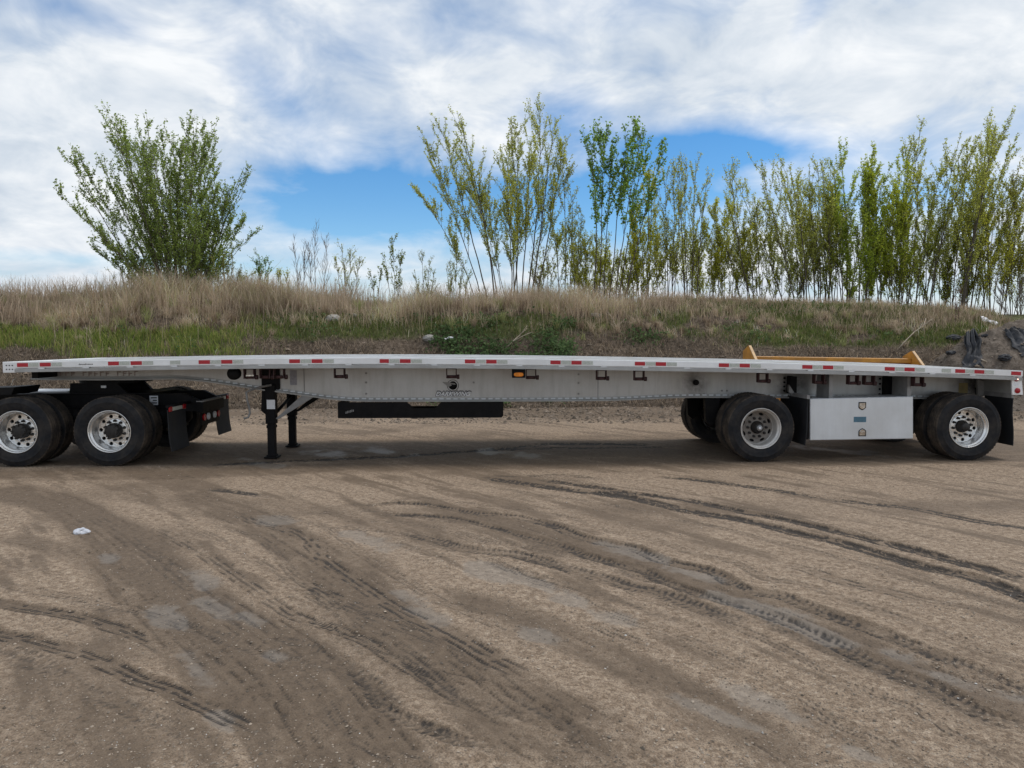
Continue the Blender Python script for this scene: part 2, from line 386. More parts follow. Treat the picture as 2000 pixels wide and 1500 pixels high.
# broad wet bands, and darker strips along the trailer: polyline, half width, amount
BND = []
def bnd(pts, hw, amt): BND.append(([at_z(*p)[:2] for p in pts], hw, amt))
bnd([Lz(*p) for p in [(0, 100), (200, 150), (330, 220), (450, 300), (600, 400), (750, 510), (900, 620), (1100, 760), (1250, 920), (1400, 1100), (1500, 1250)]], 0.42, 0.9)
bnd([Lz(*p) for p in [(700, 120), (1000, 230), (1150, 320), (1280, 400), (1400, 480), (1550, 590), (1700, 700), (1850, 800), (2050, 950), (2300, 1100)]], 0.40, 0.8)
bnd([Rz(*p) for p in [(-200, 220), (0, 280), (200, 350), (400, 410), (600, 480), (800, 545), (1000, 610), (1200, 690), (1400, 780), (1600, 860), (1800, 950), (2050, 1060)]], 0.30, 0.75)
bnd([Rz(*p) for p in [(-300, 560), (0, 620), (200, 700), (400, 800), (600, 900), (800, 1010), (1000, 1120), (1200, 1240)]], 0.22, 0.75)
bnd([Rz(*p) for p in [(-400, 880), (-100, 950), (100, 1030), (250, 1130), (400, 1260)]], 0.25, 0.8)
bnd([Lz(*p) for p in [(0, 300), (200, 340), (380, 400), (480, 480), (600, 600), (700, 720), (800, 800), (950, 920), (1150, 1080), (1250, 1200)]], 0.18, 0.7)
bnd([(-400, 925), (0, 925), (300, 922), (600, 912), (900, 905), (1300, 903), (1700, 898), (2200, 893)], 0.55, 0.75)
bnd([(-300, 900), (200, 895), (700, 885), (1300, 882), (2100, 875)], 0.8, 0.95)  # darker strip on the ground below the trailer bed
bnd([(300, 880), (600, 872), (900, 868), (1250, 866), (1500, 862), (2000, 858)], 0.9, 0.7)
bnd([Lz(*p) for p in [(300, 110), (700, 150), (1100, 170), (1500, 240), (1900, 330)]], 0.35, 0.45)
bnd([Rz(*p) for p in [(900, 980), (1100, 1020), (1300, 1120), (1450, 1230)]], 0.12, 0.6)
bnd([Lz(*p) for p in [(150, 980), (260, 1060), (330, 1180)]], 0.2, 0.5)
bnd([Rz(*p) for p in [(1600, 860), (1800, 930), (2000, 1000), (2200, 1080)]], 0.25, 0.6)
PUDDLE = [(*at_z(*Lz(*p))[:2], r) for p, r in [((640, 600), .16), ((700, 620), .1), ((860, 580), .18), ((940, 600), .12), ((1060, 760), .15), ((1570, 520), .2), ((1660, 590), .16), ((880, 1040), .12), ((1430, 300), .3), ((1080, 235), .35), ((780, 455), .18), ((1900, 420), .3), ((400, 370), .16), ((760, 800), .15)]]  # wet patches whose grey puddle sheen is painted into the ground colour
PUDDLE += [(*at_z(*Rz(*p))[:2], r) for p, r in [((220, 590), .22), ((340, 640), .2), ((100, 520), .2), ((500, 400), .28), ((680, 470), .22), ((960, 960), .18), ((1080, 1020), .16), ((1340, 1160), .12), ((1800, 900), .22), ((1130, 680), .22), ((1300, 740), .2), ((950, 600), .25), ((100, 700), .2), ((1500, 790), .2), ((780, 1010), .14)]]
PUDDLE += [(*at_z(520, 905)[:2], .4), (*at_z(640, 885)[:2], .5), (*at_z(760, 882)[:2], .5), (*at_z(1000, 885)[:2], .5), (*at_z(1650, 880)[:2], .5)]

def axis_pts(lo, a, b, hi, step, grow=1.12):
    core = list(np.arange(a, b + 1e-6, step))
    s = step; x = core[-1]; up = []
    while x < hi: s *= grow; x += s; up.append(x)
    s = step; x = core[0]; dn = []
    while x > lo: s *= grow; x -= s; dn.append(x)
    return np.array(dn[::-1] + core + up)
gx = axis_pts(-500, -7.0, 7.2, 500, 0.0145, 1.12)
gy_core = []; yv = -7.6
while yv < 1.6: gy_core.append(yv); yv += 0.010 + 0.0032 * (yv + 7.6)
gy_near = []; s_ = 0.02; yv = -7.6
while yv > -60: s_ *= 1.2; yv -= s_; gy_near.append(yv)
gy_far = []; s_ = 0.045; yv = gy_core[-1]
while yv < 600: s_ *= 1.03 if yv < 9 else 1.12; yv += s_; gy_far.append(yv)
gy = np.array(gy_near[::-1] + gy_core + gy_far)
GX, GY = np.meshgrid(gx, gy)
gxf, gyf = GX.ravel(), GY.ravel()
NG = len(gxf)
def poly_uv(pts, X, Y):
    """nearest arclength u, signed distance v to a polyline"""
    P = np.array(pts, float)
    # resample smoothly (Catmull-Rom)
    Q = []
    for i in range(len(P) - 1):
        p0 = P[max(i - 1, 0)]; p1 = P[i]; p2 = P[i + 1]; p3 = P[min(i + 2, len(P) - 1)]
        for t in np.linspace(0, 1, 4, endpoint=False):
            Q.append(0.5 * ((2 * p1) + (-p0 + p2) * t + (2 * p0 - 5 * p1 + 4 * p2 - p3) * t * t + (-p0 + 3 * p1 - 3 * p2 + p3) * t ** 3))
    Q.append(P[-1]); Q = np.array(Q)
    best = np.full(len(X), 1e9); U = np.zeros(len(X)); Vv = np.zeros(len(X)); acc = 0
    for i in range(len(Q) - 1):
        a, b = Q[i], Q[i + 1]; d = b - a; L = math.hypot(*d)
        if L < 1e-6: continue
        t = np.clip(((X - a[0]) * d[0] + (Y - a[1]) * d[1]) / (L * L), 0, 1)
        ex = X - a[0] - t * d[0]; ey = Y - a[1] - t * d[1]
        dd = ex * ex + ey * ey
        m = dd < best
        best[m] = dd[m]; U[m] = acc + t[m] * L
        sg = np.sign(d[0] * (Y - a[1]) - d[1] * (X - a[0]))
        Vv[m] = (np.sqrt(dd) * sg)[m]
        acc += L
    return U, Vv, acc
# rotated flow coordinates: the yard is driven from far left to near right
fu = 0.65 * gxf - 0.76 * gyf; fv = 0.76 * gxf + 0.65 * gyf + 0.015 * fu * fu
core = (np.abs(gxf) < 14) & (gyf > -9) & (gyf < 12)
H = np.zeros(NG)
H += 0.045 * (fbm(gxf * 0.25, gyf * 0.25, 3, 3) - 0.5)
H += 0.016 * (fbm(fu * 0.8, fv * 3.0, 3, 5) - 0.5)
grit = fbm(gxf * 14, gyf * 14, 3, 11, 0.6)
H += np.where(core, 0.014 * (grit - 0.5), 0)
WET = np.zeros(NG); MUCK = np.zeros(NG); SHEEN = np.zeros(NG)
streak = fbm(fu * 0.9, fv * 7.0, 4, 21, 0.6); streak2 = fbm(fu * 2.5, fv * 16.0, 3, 27, 0.6)
patch = fbm(gxf * 0.5, gyf * 0.7, 4, 33, 0.55)
WET = np.clip(0.62 * sstep(0.48, 0.72, streak) + 0.55 * sstep(0.50, 0.78, patch), 0, 0.65)
WET = np.maximum(WET, 0.85 * sstep(4.6, 7.2, gyf + 3.0 * (patch - 0.5)))
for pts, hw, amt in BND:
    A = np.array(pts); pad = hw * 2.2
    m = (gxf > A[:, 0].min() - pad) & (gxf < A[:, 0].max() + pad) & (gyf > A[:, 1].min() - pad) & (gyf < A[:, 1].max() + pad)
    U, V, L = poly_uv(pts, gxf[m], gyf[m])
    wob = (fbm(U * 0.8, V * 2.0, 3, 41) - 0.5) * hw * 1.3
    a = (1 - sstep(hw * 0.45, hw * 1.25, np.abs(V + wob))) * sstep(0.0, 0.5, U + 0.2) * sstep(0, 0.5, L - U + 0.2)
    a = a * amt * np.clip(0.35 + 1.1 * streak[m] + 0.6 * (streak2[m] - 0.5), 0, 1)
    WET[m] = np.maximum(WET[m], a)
    H[m] -= 0.012 * a
    wv = 0.05 * (fbm(U * 0.7, U * 0 + hw * 9, 2, 43) - 0.5)
    vw = V + wv + 0.03 * (vnoise(U * 3.0, V * 5.0, 49) - 0.5)
    line_ = sstep(0.80, 1.0, 0.5 + 0.5 * np.cos(2 * np.pi * vw / 0.072)) * sstep(0.46, 0.70, fbm(U * 1.3, np.round(vw / 0.072) * 3.7, 3, 45) + 0.55 * (vnoise(U * 30, V * 40, 47) - 0.5))
    line_ = line_ * np.clip(a * 1.5, 0, 1) * np.where(gyf[m] < -0.4, 0.85, 0.3)
    MUCK[m] = np.maximum(MUCK[m], line_ * 0.48); H[m] -= 0.010 * line_
SHEENn = fbm(gxf * 3, gyf * 3, 4, 51)
for cx_, cy_, r in PUDDLE:
    m = (np.abs(gxf - cx_) < r * 3) & (np.abs(gyf - cy_) < r * 3)
    du = 0.65 * (gxf[m] - cx_) - 0.76 * (gyf[m] - cy_); dv = 0.76 * (gxf[m] - cx_) + 0.65 * (gyf[m] - cy_)
    q = np.sqrt((du / 1.5) ** 2 + (dv / 0.55) ** 2) / r
    a = (1 - sstep(0.3, 1.25, q + (SHEENn[m] - 0.5) * 2.6)) * 0.9
    SHEEN[m] = np.maximum(SHEEN[m], a); H[m] = H[m] * (1 - 0.5 * a) - 0.008 * a
tick = np.where(core, sstep(0.68, 0.84, vnoise(fu * 3.2, fv * 40, 63) * 0.75 + 0.25 * vnoise(fu * 30, fv * 40, 65)), 0) * sstep(0.3, 0.75, WET) * 0.65
MUCK = np.maximum(MUCK, 0.18 * tick)
lump = fbm(gxf * 22, gyf * 22, 2, 61); blot = fbm(gxf * 2.6, gyf * 2.6, 3, 67)
for k, (pts, hw, dep, style, amt) in enumerate(TRK):
    A = np.array(pts); pad = hw * 2.6
    m = (gxf > A[:, 0].min() - pad) & (gxf < A[:, 0].max() + pad) & (gyf > A[:, 1].min() - pad) & (gyf < A[:, 1].max() + pad)
    U, V, L = poly_uv(pts, gxf[m], gyf[m])
    V = V + 0.02 * (fbm(U * 1.3, U * 0 + k, 2, 71) - 0.5)
    q = np.abs(V) / hw
    ends = sstep(0.0, 0.6, U) * sstep(0, 0.6, L - U)
    inten = np.clip(sstep(0.22, 0.58, blot[m] + 0.15 * (streak[m] - 0.5)) * 0.55 + 0.6, 0, 1) * ends * amt
    ins = 1 - sstep(0.75, 1.1, q)
    ridge = np.exp(-((q - 1.15) / 0.2) ** 2)
    fine = vnoise(U * 34, V * 60, 73 + k); lng = vnoise(U * 5.0, V * 42, 75 + k)
    if style == 1:      # churned lumps in broken lines along the track
        pat = sstep(0.40, 0.66, 0.45 * fine + 0.45 * lng + 0.25 * lump[m])
    elif style == 2:    # chevron lugs
        ph = U / 0.050 + np.abs(V) / hw * 0.9 + 0.5 * (lng - 0.5)
        pat = sstep(0.30, 0.8, 0.5 + 0.5 * np.sin(2 * np.pi * ph)) * (0.2 + 0.9 * fine) * sstep(0.25, 0.6, lng + 0.1)
        pat = np.maximum(pat * (0.5 + 0.5 * sstep(0.1, 0.4, q)), sstep(0.55, 0.8, fine * 0.5 + lng * 0.6) * 0.45)
    else:               # ribs broken into short dark dashes
        ribs = 0.5 + 0.5 * np.cos(V / hw * np.pi * 3.0 + 1.2 * (lng - 0.5))
        pat = sstep(0.62, 0.95, ribs) * sstep(0.28, 0.56, vnoise(U * 11, V / hw * 1.5, 79 + k) * 0.7 + 0.3 * fine)
    pat = np.clip(pat, 0, 1)
    MUCK[m] = np.maximum(MUCK[m], ins * pat * inten)
    WET[m] = np.maximum(WET[m], (1 - sstep(0.7, 1.5, q)) * 0.75 * inten)
    H[m] += inten * (-dep * ins * (0.45 + 0.35 * pat) + dep * 0.25 * ridge * (0.2 + lump[m] + 0.6 * fine))
# keep the ground level under tyres and feet
H = np.where(core, H, H * 0.6)
def flat_at(x, y, r):
    global H
    d = np.hypot(gxf - x, gyf - y); H = H * sstep(r * 0.6, r * 1.4, d)
ground_flat = flat_at

# ------------------------------------------------------------------ embankment height
CREST = [(-900, 596), (0, 592), (200, 585), (350, 580), (500, 588), (650, 598), (800, 606), (1000, 606), (1150, 602), (1350, 592), (1500, 596), (1700, 602), (1850, 608), (2000, 620), (3000, 620)]
YCR = 14.6
cpts = np.array([at_y(p, q, YCR) for p, q in CREST])
def bank_h(X, Y):
    X = np.asarray(X, float); Y = np.asarray(Y, float)
    zc = np.interp(X, cpts[:, 0], cpts[:, 2])
    yf = 8.7 + 1.1 * (fbm(X * 0.22, X * 0 + 3.3, 2, 81) - 0.5) - 0.5 * np.exp(-((X + 6) / 5) ** 2)
    yf = yf + 3.0 * sstep(12.0, 30.0, np.abs(X))* 0
    t = np.clip((Y - yf) / (YCR - yf), 0, 1)
    steep = np.exp(-((X - 0.5) / 5.5) ** 2)
    p_gentle = t ** 1.05
    p_steep = 0.42 * sstep(0, 0.45, t) + 0.58 * sstep(0.42, 0.9, t)
    z = zc * (p_gentle * (1 - steep) + p_steep * steep)
    z = z + np.clip(Y - YCR, 0, 6) * 0.05
    env = sstep(0.02, 0.25, t)
    z = z + env * ((0.45 + 0.35 * steep) * (fbm(X * 0.55, Y * 0.7, 3, 83) - 0.5) + 0.20 * (fbm(X * 2.2, Y * 2.2, 3, 85) - 0.5) + 0.07 * (fbm(X * 9, Y * 9, 2, 87) - 0.5)) * (1 - 0.5 * sstep(0.85, 1, t))
    z = z - 0.25 * (1 - sstep(0.0, 0.05, t)) 
    return z
BX = np.concatenate([np.arange(-80, -20, 1.0), np.arange(-20, 22, 0.075), np.arange(22, 85, 1.0)])
BY = np.concatenate([np.arange(7.6, 16.5, 0.075), np.arange(16.5, 24, 0.4), np.arange(24, 200, 8.0)])
bxg, byg = np.meshgrid(BX, BY)
bz = bank_h(bxg.ravel(), byg.ravel())
# heap of soil by the rear of the trailer
PX, PY = at_z(2085, 775)[0] , 0
def heap_h(X, Y):
    c = at_y(2010, 700, 9.2)
    q = np.sqrt(((X - c[0]) / 4.9) ** 2 + ((Y - 9.4) / 2.5) ** 2)
    z = 2.3 * (1 - sstep(0.0, 1.0, q)) ** 0.85
    n = (fbm(X * 1.1, Y * 1.1, 3, 91) - 0.5) * 0.55 + (fbm(X * 5, Y * 5, 3, 93) - 0.5) * 0.22 + (fbm(X * 18, Y * 18, 2, 95) - 0.5) * 0.05
    return z + n * sstep(1.0, 0.6, q) - 0.15 * sstep(0.9, 1.05, q)
def surf_h(X, Y):
    return np.maximum(np.maximum(bank_h(X, Y), heap_h(X, Y)), 0.0)

def grid_faces(nx, ny):
    i = np.arange(nx - 1)[None, :] + nx * np.arange(ny - 1)[:, None]
    i = i.ravel()
    return np.stack([i, i + 1, i + 1 + nx, i + nx], 1)

# ground material: dry tan gravel, wet brown mud, dark churned mud, grey puddle sheen put into the colour
m, t, b = mat('yard_dirt'); M_GROUND = m
geo = t.n.new('ShaderNodeNewGeometry'); pos = geo.outputs['Position']
def attr(t, name):
    a = t.n.new('ShaderNodeAttribute'); a.attribute_name = name; return a
aw = attr(t, 'wet').outputs['Fac']; am = attr(t, 'muck').outputs['Fac']; ac = attr(t, 'puddle_sheen').outputs['Fac']
g1 = t.noise(pos, 110, 4, 0.75); g2 = t.noise(pos, 18, 5, 0.65); g3 = t.noise(pos, 2.2, 5, 0.6)
vor = t.n.new('ShaderNodeTexVoronoi'); vor.inputs['Scale'].default_value = 48; t.l.new(pos, vor.inputs['Vector'])
dry = t.ramp(g2, [(0.30, (0.225, 0.158, 0.104)), (0.5, (0.365, 0.271, 0.188)), (0.70, (0.50, 0.387, 0.281))])
dry = t.mix(t.ramp(g1, [(0.38, 0.85), (0.58, 0.0)]), dry, (0.15, 0.112, 0.08))
vs_ = t.n.new('ShaderNodeSeparateColor'); t.l.new(vor.outputs['Color'], vs_.inputs[0])
peb = t.mix(0.8, dry, t.ramp(vs_.outputs[0], [(0.0, 0.28), (1.0, 0.72)]), 'SOFT_LIGHT')
pm = t.ramp(t.math('MULTIPLY', t.ramp(vor.outputs['Distance'], [(0.0, 1.0), (0.42, 0.0)]), t.ramp(t.noise(pos, 7, 3), [(0.45, 0.0), (0.75, 1.0)])), [(0.3, 0.0), (0.6, 0.6)])
dry = t.mix(pm, peb, (0.50, 0.44, 0.37))
wetc = t.ramp(t.math('ADD', t.math('MULTIPLY', g2, 0.55), t.math('MULTIPLY', g1, 0.45)), [(0.3, (0.085, 0.058, 0.037)), (0.7, (0.205, 0.148, 0.099))])
wf = t.math('MULTIPLY', aw, t.ramp(g3, [(0.25, 0.75), (0.6, 1.15)]), clamp=True)
wf = t.math('ADD', wf, t.math('MULTIPLY', t.math('SUBTRACT', g2, 0.5), 0.5), clamp=True)
wf = t.ramp(wf, [(0.12, 0.0), (0.75, 0.95)])
c = t.mix(wf, dry, wetc)
sheenc = t.ramp(g2, [(0.3, (0.165, 0.142, 0.115)), (0.7, (0.24, 0.21, 0.175))])
c = t.mix(t.math('MULTIPLY', t.ramp(t.math('ADD', ac, t.math('MULTIPLY', t.math('SUBTRACT', g2, 0.5), 1.4)), [(0.3, 0.0), (0.75, 1.0)]), 0.5), c, sheenc)
c = t.mix(t.ramp(am, [(0.06, 0.0), (0.45, 0.93)]), c, t.ramp(g1, [(0.3, (0.022, 0.018, 0.015)), (0.7, (0.060, 0.048, 0.038))]))
t.l.new(c, b.inputs['Base Color'])
ro = t.math('SUBTRACT', 0.95, t.math('ADD', t.math('MULTIPLY', wf, 0.18), t.math('MULTIPLY', ac, 0.34)))
t.l.new(ro, b.inputs['Roughness']); b.inputs['Specular IOR Level'].default_value = 0.35
bp = t.n.new('ShaderNodeBump'); bp.inputs['Strength'].default_value = 1.0; bp.inputs['Distance'].default_value = 0.016
hh = t.math('ADD', t.math('MULTIPLY', g1, 0.5), t.math('ADD', t.math('MULTIPLY', g2, 0.7), t.math('MULTIPLY', t.ramp(vor.outputs['Distance'], [(0.0, 1.0), (0.5, 0.0)]), 0.35)))
t.l.new(t.math('MULTIPLY', hh, t.math('SUBTRACT', 1.0, t.math('MULTIPLY', ac, 0.75))), bp.inputs['Height']); t.l.new(bp.outputs[0], b.inputs['Normal'])

# bank / heap material
def soil_mat(name, cols, green):
    m, t, b = mat(name)
    geo = t.n.new('ShaderNodeNewGeometry'); pos = geo.outputs['Position']
    a = t.noise(pos, 9, 6, 0.7); s2 = t.noise(pos, 45, 3, 0.7); s3 = t.noise(pos, 1.1, 4, 0.6)
    c = t.ramp(a, [(0.3, cols[0]), (0.52, cols[1]), (0.75, cols[2])])
    c = t.mix(t.ramp(s2, [(0.35, 0.6), (0.6, 0.0)]), c, cols[0])
    if green:
        ag = attr(t, 'green').outputs['Fac']
        c = t.mix(t.math('MULTIPLY', ag, t.ramp(s3, [(0.3, 0.5), (0.6, 0.9)])), c, t.ramp(a, [(0.3, (0.06, 0.075, 0.02)), (0.7, (0.12, 0.15, 0.045))]))
    t.l.new(c, b.inputs['Base Color']); b.inputs['Roughness'].default_value = 0.95; b.inputs['Specular IOR Level'].default_value = 0.2
    bp = t.n.new('ShaderNodeBump'); bp.inputs['Strength'].default_value = 0.9; bp.inputs['Distance'].default_value = 0.04
    t.l.new(t.math('ADD', a, t.math('MULTIPLY', s2, 0.5)), bp.inputs['Height']); t.l.new(bp.outputs[0], b.inputs['Normal'])
    return m
M_BANK = soil_mat('bank_soil', [(0.040, 0.029, 0.020), (0.130, 0.098, 0.072), (0.29, 0.235, 0.18)], True)
M_HEAP = soil_mat('heap_soil', [(0.085, 0.066, 0.052), (0.17, 0.138, 0.110), (0.29, 0.245, 0.20)], False)

def region(px, py):
    """how green / how dry / how bare the bank is, by where it lies in the picture"""
    n = (fbm(px / 60.0, py / 22.0, 3, 101) - 0.5)
    n2 = (fbm(px / 22.0, py / 14.0, 2, 103) - 0.5)
    y = py + 26 * n
    left = 1 - sstep(430, 560, px + 90 * n)
    g = left * (0.35 + 0.65 * sstep(-0.12, 0.1, n2 + 0.4 * n)) * sstep(640, 652, y) * (1 - sstep(692, 706, y + 24 * sstep(180, 0, px)))
    mid = sstep(430, 560, px) * (1 - sstep(1020, 1150, px))
    g = np.maximum(g, 0.75 * mid * sstep(610, 622, y) * (1 - sstep(652, 668, y)))
    weed = sstep(820, 880, px) * (1 - sstep(1100, 1140, px)) * sstep(628, 645, y) * sstep(0.36, 0.55, n + 0.5)
    weed = np.maximum(weed, np.exp(-((px - 1255) / 30) ** 2 - ((py - 663) / 12) ** 2))
    right = sstep(1330, 1520, px)
    g = np.maximum(g, right * sstep(-0.16, 0.06, n + 0.3 * n2) * (1 - sstep(668, 690, y)) * 0.95)
    g = np.maximum(g, 0.7 * sstep(1000, 1100, px) * (1 - right) * sstep(0.0, 0.15, n) * (1 - sstep(655, 680, y)))
    dry = (1 - sstep(640, 655, y)) * (0.25 + 0.75 * left + 0.6 * right) + mid * (1 - sstep(604, 612, y)) + 0.22 * (1 - sstep(640, 660, y)) + 0.04
    dry = np.maximum(dry, mid * 0.22 * (1 - sstep(640, 655, y)))
    dry = np.where((px > 1100) & (py < 665), np.maximum(dry, 0.55), dry)
    bare = np.maximum(sstep(655, 668, y) * (1 - left) * (1 - right), left * sstep(694, 702, y + 22 * sstep(180, 0, px)))
    bare = np.maximum(bare, right * sstep(672, 690, y))
    hm = sstep(-6, 10, py - np.interp(px, [1790, 1850, 1890, 1950, 2100], [712, 676, 662, 654, 648])) * sstep(1785, 1815, px)
    g, dry, weed = g * (1 - hm), dry * (1 - hm), weed * (1 - hm); bare = np.maximum(bare, hm)
    return np.clip(g, 0, 1), np.clip(dry, 0, 1), np.clip(bare, 0, 1), np.clip(weed, 0, 1)
PB = np.stack([bxg.ravel(), byg.ravel(), bz], 1)
ppx, ppy = project(PB)
gr_, dr_, ba_, we_ = region(ppx, ppy)
bank = np_mesh('embankment', PB, grid_faces(len(BX), len(BY)), M_BANK, True, {'green': np.clip(gr_ + 0.6 * we_, 0, 1) * (1 - 0.7 * ba_)})
tag(bank, 'overgrown earth bank running behind the trailer', kind='structure')
c_ = at_y(2040, 700, 9.2)
HX = np.arange(c_[0] - 5, c_[0] + 5, 0.05); HY = np.arange(6.8, 12.4, 0.05)
hxg, hyg = np.meshgrid(HX, HY)
heap = np_mesh('soil_heap', np.stack([hxg.ravel(), hyg.ravel(), heap_h(hxg.ravel(), hyg.ravel())], 1), grid_faces(len(HX), len(HY)), M_HEAP, True)
tag(heap, 'heap of dark loose soil behind the rear end of the trailer', kind='structure')

# ------------------------------------------------------------------ flatbed trailer
RAIL = [(28, 707.6), (100, 706.4), (250, 704.2), (400, 702.0), (500, 700.6), (650, 699.5), (850, 699.9), (1000, 702), (1200, 704.8), (1400, 707.2), (1570, 711), (1750, 716), (1890, 720.3), (1998, 724.6)]
rp = np.array([at_y(a, b_, 0.0) for a, b_ in RAIL])
pf = np.polyfit(rp[:, 0], rp[:, 2], 5)
def zt(X): return float(np.polyval(pf, X))
X0, X1 = float(rp[0, 0]), float(rp[-1, 0])
TW = 2.59
def px2x(px, py, Y): return float(at_y(px, py, Y)[0])
XS = np.linspace(X0, X1, 49)

trailer = empty('flatbed_trailer')
def strip(mb, xs, top, bot, y0, y1, mi=0):
    """bar along X between height functions"""
    v = []; f = []
    for x in xs: v += [(x, y0, bot(x)), (x, y1, bot(x)), (x, y1, top(x)), (x, y0, top(x))]
    n = len(xs)
    for i in range(n - 1):
        a = 4 * i; c = a + 4
        f += [(a, a + 1, c + 1, c), (a + 1, a + 2, c + 2, c + 1), (a + 2, a + 3, c + 3, c + 2), (a + 3, a, c, c + 3)]
    f += [(0, 3, 2, 1), (4 * n - 4, 4 * n - 3, 4 * n - 2, 4 * n - 1)]
    mb.add(v, f, mi)
def mirror(y): return TW - y
for side in (0, 1):
    S = (lambda a, b: (a, b)) if side == 0 else (lambda a, b: (TW - b, TW - a))
    mb = MB()
    strip(mb, XS, lambda x: zt(x), lambda x: zt(x) - 0.080, *S(0.0, 0.05))
    strip(mb, XS, lambda x: zt(x) - 0.080, lambda x: zt(x) - 0.142, *S(0.036, 0.05))
    strip(mb, XS, lambda x: zt(x) + 0.006, lambda x: zt(x), *S(0.006, 0.05))
    mb.build('side_rail', M_ALU, trailer)
    mb = MB(); strip(mb, XS, lambda x: zt(x) - 0.098, lambda x: zt(x) - 0.140, *S(-0.004, 0.013))
    mb.build('rub_rail', M_ALU2, trailer)
    xp = X0 + 0.36; first = None
    while xp < X1 - 0.2:
        mb = MB()
        mb.prism([(-0.045, -0.083), (0.045, -0.083), (0.040, -0.102), (0.030, -0.104), (0.028, -0.138), (-0.028, -0.138), (-0.030, -0.104), (-0.040, -0.102)], *S(0.0035, 0.036), axis='y')
        if first is None: first = mb.build('stake_pocket', M_ALU, trailer); o = first
        else: o = link_copy(first, trailer)
        o.location = (xp, 0, zt(xp)); xp += 0.61
# deck planks
NP = 12; yw = (TW - 0.1) / NP
for i in range(NP):
    mb = MB(); strip(mb, XS, lambda x: zt(x) + 0.002 - (0.004 if i in (3, 8) else 0), lambda x: zt(x) - 0.035, 0.05 + i * yw + 0.003, 0.05 + (i + 1) * yw - 0.003)
    mb.build('deck_plank', M_WOOD if i in (3, 8) else M_DECK, trailer)
# nose
xa = px2x(5, 717, 0.03)
mb = MB(); mb.box(xa, X0 - 0.002, 0.03, TW - 0.03, zt(X0) - 0.148, zt(X0) + 0.004); nose = mb.build('nose_rail', M_ALU, trailer, 0.004)
mb = MB()
for ax in (0.3, 0.52, 0.74):
    for bz_ in (0.045, 0.10): mb.cyl((xa + (X0 - xa) * ax, 0.03, zt(X0) - bz_), 0.009, -0.006, 0.002, 10)
tag(mb.build('rivet_row', M_DARKP, nose), kind='stuff')
mb = MB(); mb.box(px2x(62, 733, .3), px2x(74, 733, .3), 0.3, 2.29, zt(X0) - 0.24, zt(X0) - 0.143); mb.build('front_sill', M_BLACK, trailer)
# rear sill
mb = MB(); mb.box(X1 - 0.10, X1 - 0.004, 0.055, TW - 0.055, zt(X1) - 0.36, zt(X1) - 0.036); mb.build('rear_sill', M_ALU2, trailer)
# crossmembers
xc = X0 + 0.3; cmf = None
while xc < X1 - 0.3:
    mb = MB(); mb.box(-0.03, 0.03, 0.052, TW - 0.052, -0.046, -0.037); mb.box(-0.004, 0.004, 0.052, TW - 0.052, -0.13, -0.046); mb.box(-0.03, 0.03, 0.052, TW - 0.052, -0.139, -0.13)
    if cmf is None: cmf = mb.build('crossmember', M_GREYST, trailer); o = cmf
    else: o = link_copy(cmf, trailer)
    o.location = (xc, 0, zt(xc)); xc += 0.407
# reflective tape
REDS = [(33, 54.5), (77.5, 99), (211, 232), (255, 277), (388, 410), (432, 454), (565, 586), (608.6, 630), (741.6, 759.6), (781, 802), (908, 928.6), (949.6, 970), (1075, 1095), (1116, 1136), (1240, 1260), (1280.6, 1301), (1404, 1424), (1444.7, 1464.6), (1567.2, 1586.8), (1607.5, 1627.5), (1728.5, 1748), (1767, 1787), (1866.4, 1885.5), (1904, 1923), (1976, 1995)]
SILS = [(55.5, 75), (100, 121), (232.5, 253), (278, 299), (332, 352), (410.5, 431), (455, 475), (587, 607.5), (631, 652), (760.5, 780), (803, 824), (929.5, 948.5), (971, 991), (1096, 1115), (1137, 1158), (1261, 1280), (1302, 1322), (1425, 1444), (1466, 1486), (1587.5, 1606.5), (1628.5, 1648), (1749, 1766), (1788, 1807), (1840, 1858), (1886.5, 1903), (1924, 1942)]
for L_, nm, mm in ((REDS, 'red_reflector', M_RED), (SILS, 'silver_reflector', M_SILV)):
    for a, b_ in L_:
        xa_, xb_ = px2x(a, 705, 0), px2x(b_, 705, 0)
        mb = MB(); strip(mb, [xa_, (xa_ + xb_) / 2, xb_], lambda x: zt(x) - 0.012, lambda x: zt(x) - 0.066, -0.003, 0.0005)
        mb.build(nm, mm, trailer)
# small print on the rail
def text_mesh(body, size, shear=0.0, name='lettering', mats=None, parent=None, loc=(0, 0, 0), offset=0.0, extrude=0.0006, width=None, space=1.0):
    cu = bpy.data.curves.new('t', 'FONT'); cu.body = body; cu.size = size; cu.shear = shear; cu.offset = offset; cu.extrude = extrude; cu.space_character = space
    ob = bpy.data.objects.new('t', cu); COL.objects.link(ob)
    dg = bpy.context.evaluated_depsgraph_get(); me = bpy.data.meshes.new_from_object(ob.evaluated_get(dg))
    bpy.data.objects.remove(ob); bpy.data.curves.remove(cu)
    co = np.array([v.co[:] for v in me.vertices]); 
    sxx = (width / (co[:, 0].max() - co[:, 0].min())) if width else 1.0
    for v in me.vertices: v.co = ((v.co.x - co[:, 0].min()) * sxx, -v.co.z, v.co.y - co[:, 1].min())
    me.materials.clear(); me.materials.append(mats)
    o = bpy.data.objects.new(name, me); COL.objects.link(o); o.location = loc
    if parent is not None: o.parent = parent
    return o
mb = MB(); xq = px2x(154, 712, 0); rr_ = random.Random(3)
for i in range(11):                                  # tiny illegible lettering
    h_ = 0.020 if i in (0, 5) else 0.014
    zq = zt(xq) - 0.052; mb.prism([(xq, zq), (xq + 0.010, zq), (xq + 0.014, zq + h_), (xq + 0.004, zq + h_)], -0.0025, 0.0005, 'y'); xq += 0.0178
mb.build('rail_print', M_DARKP, trailer)

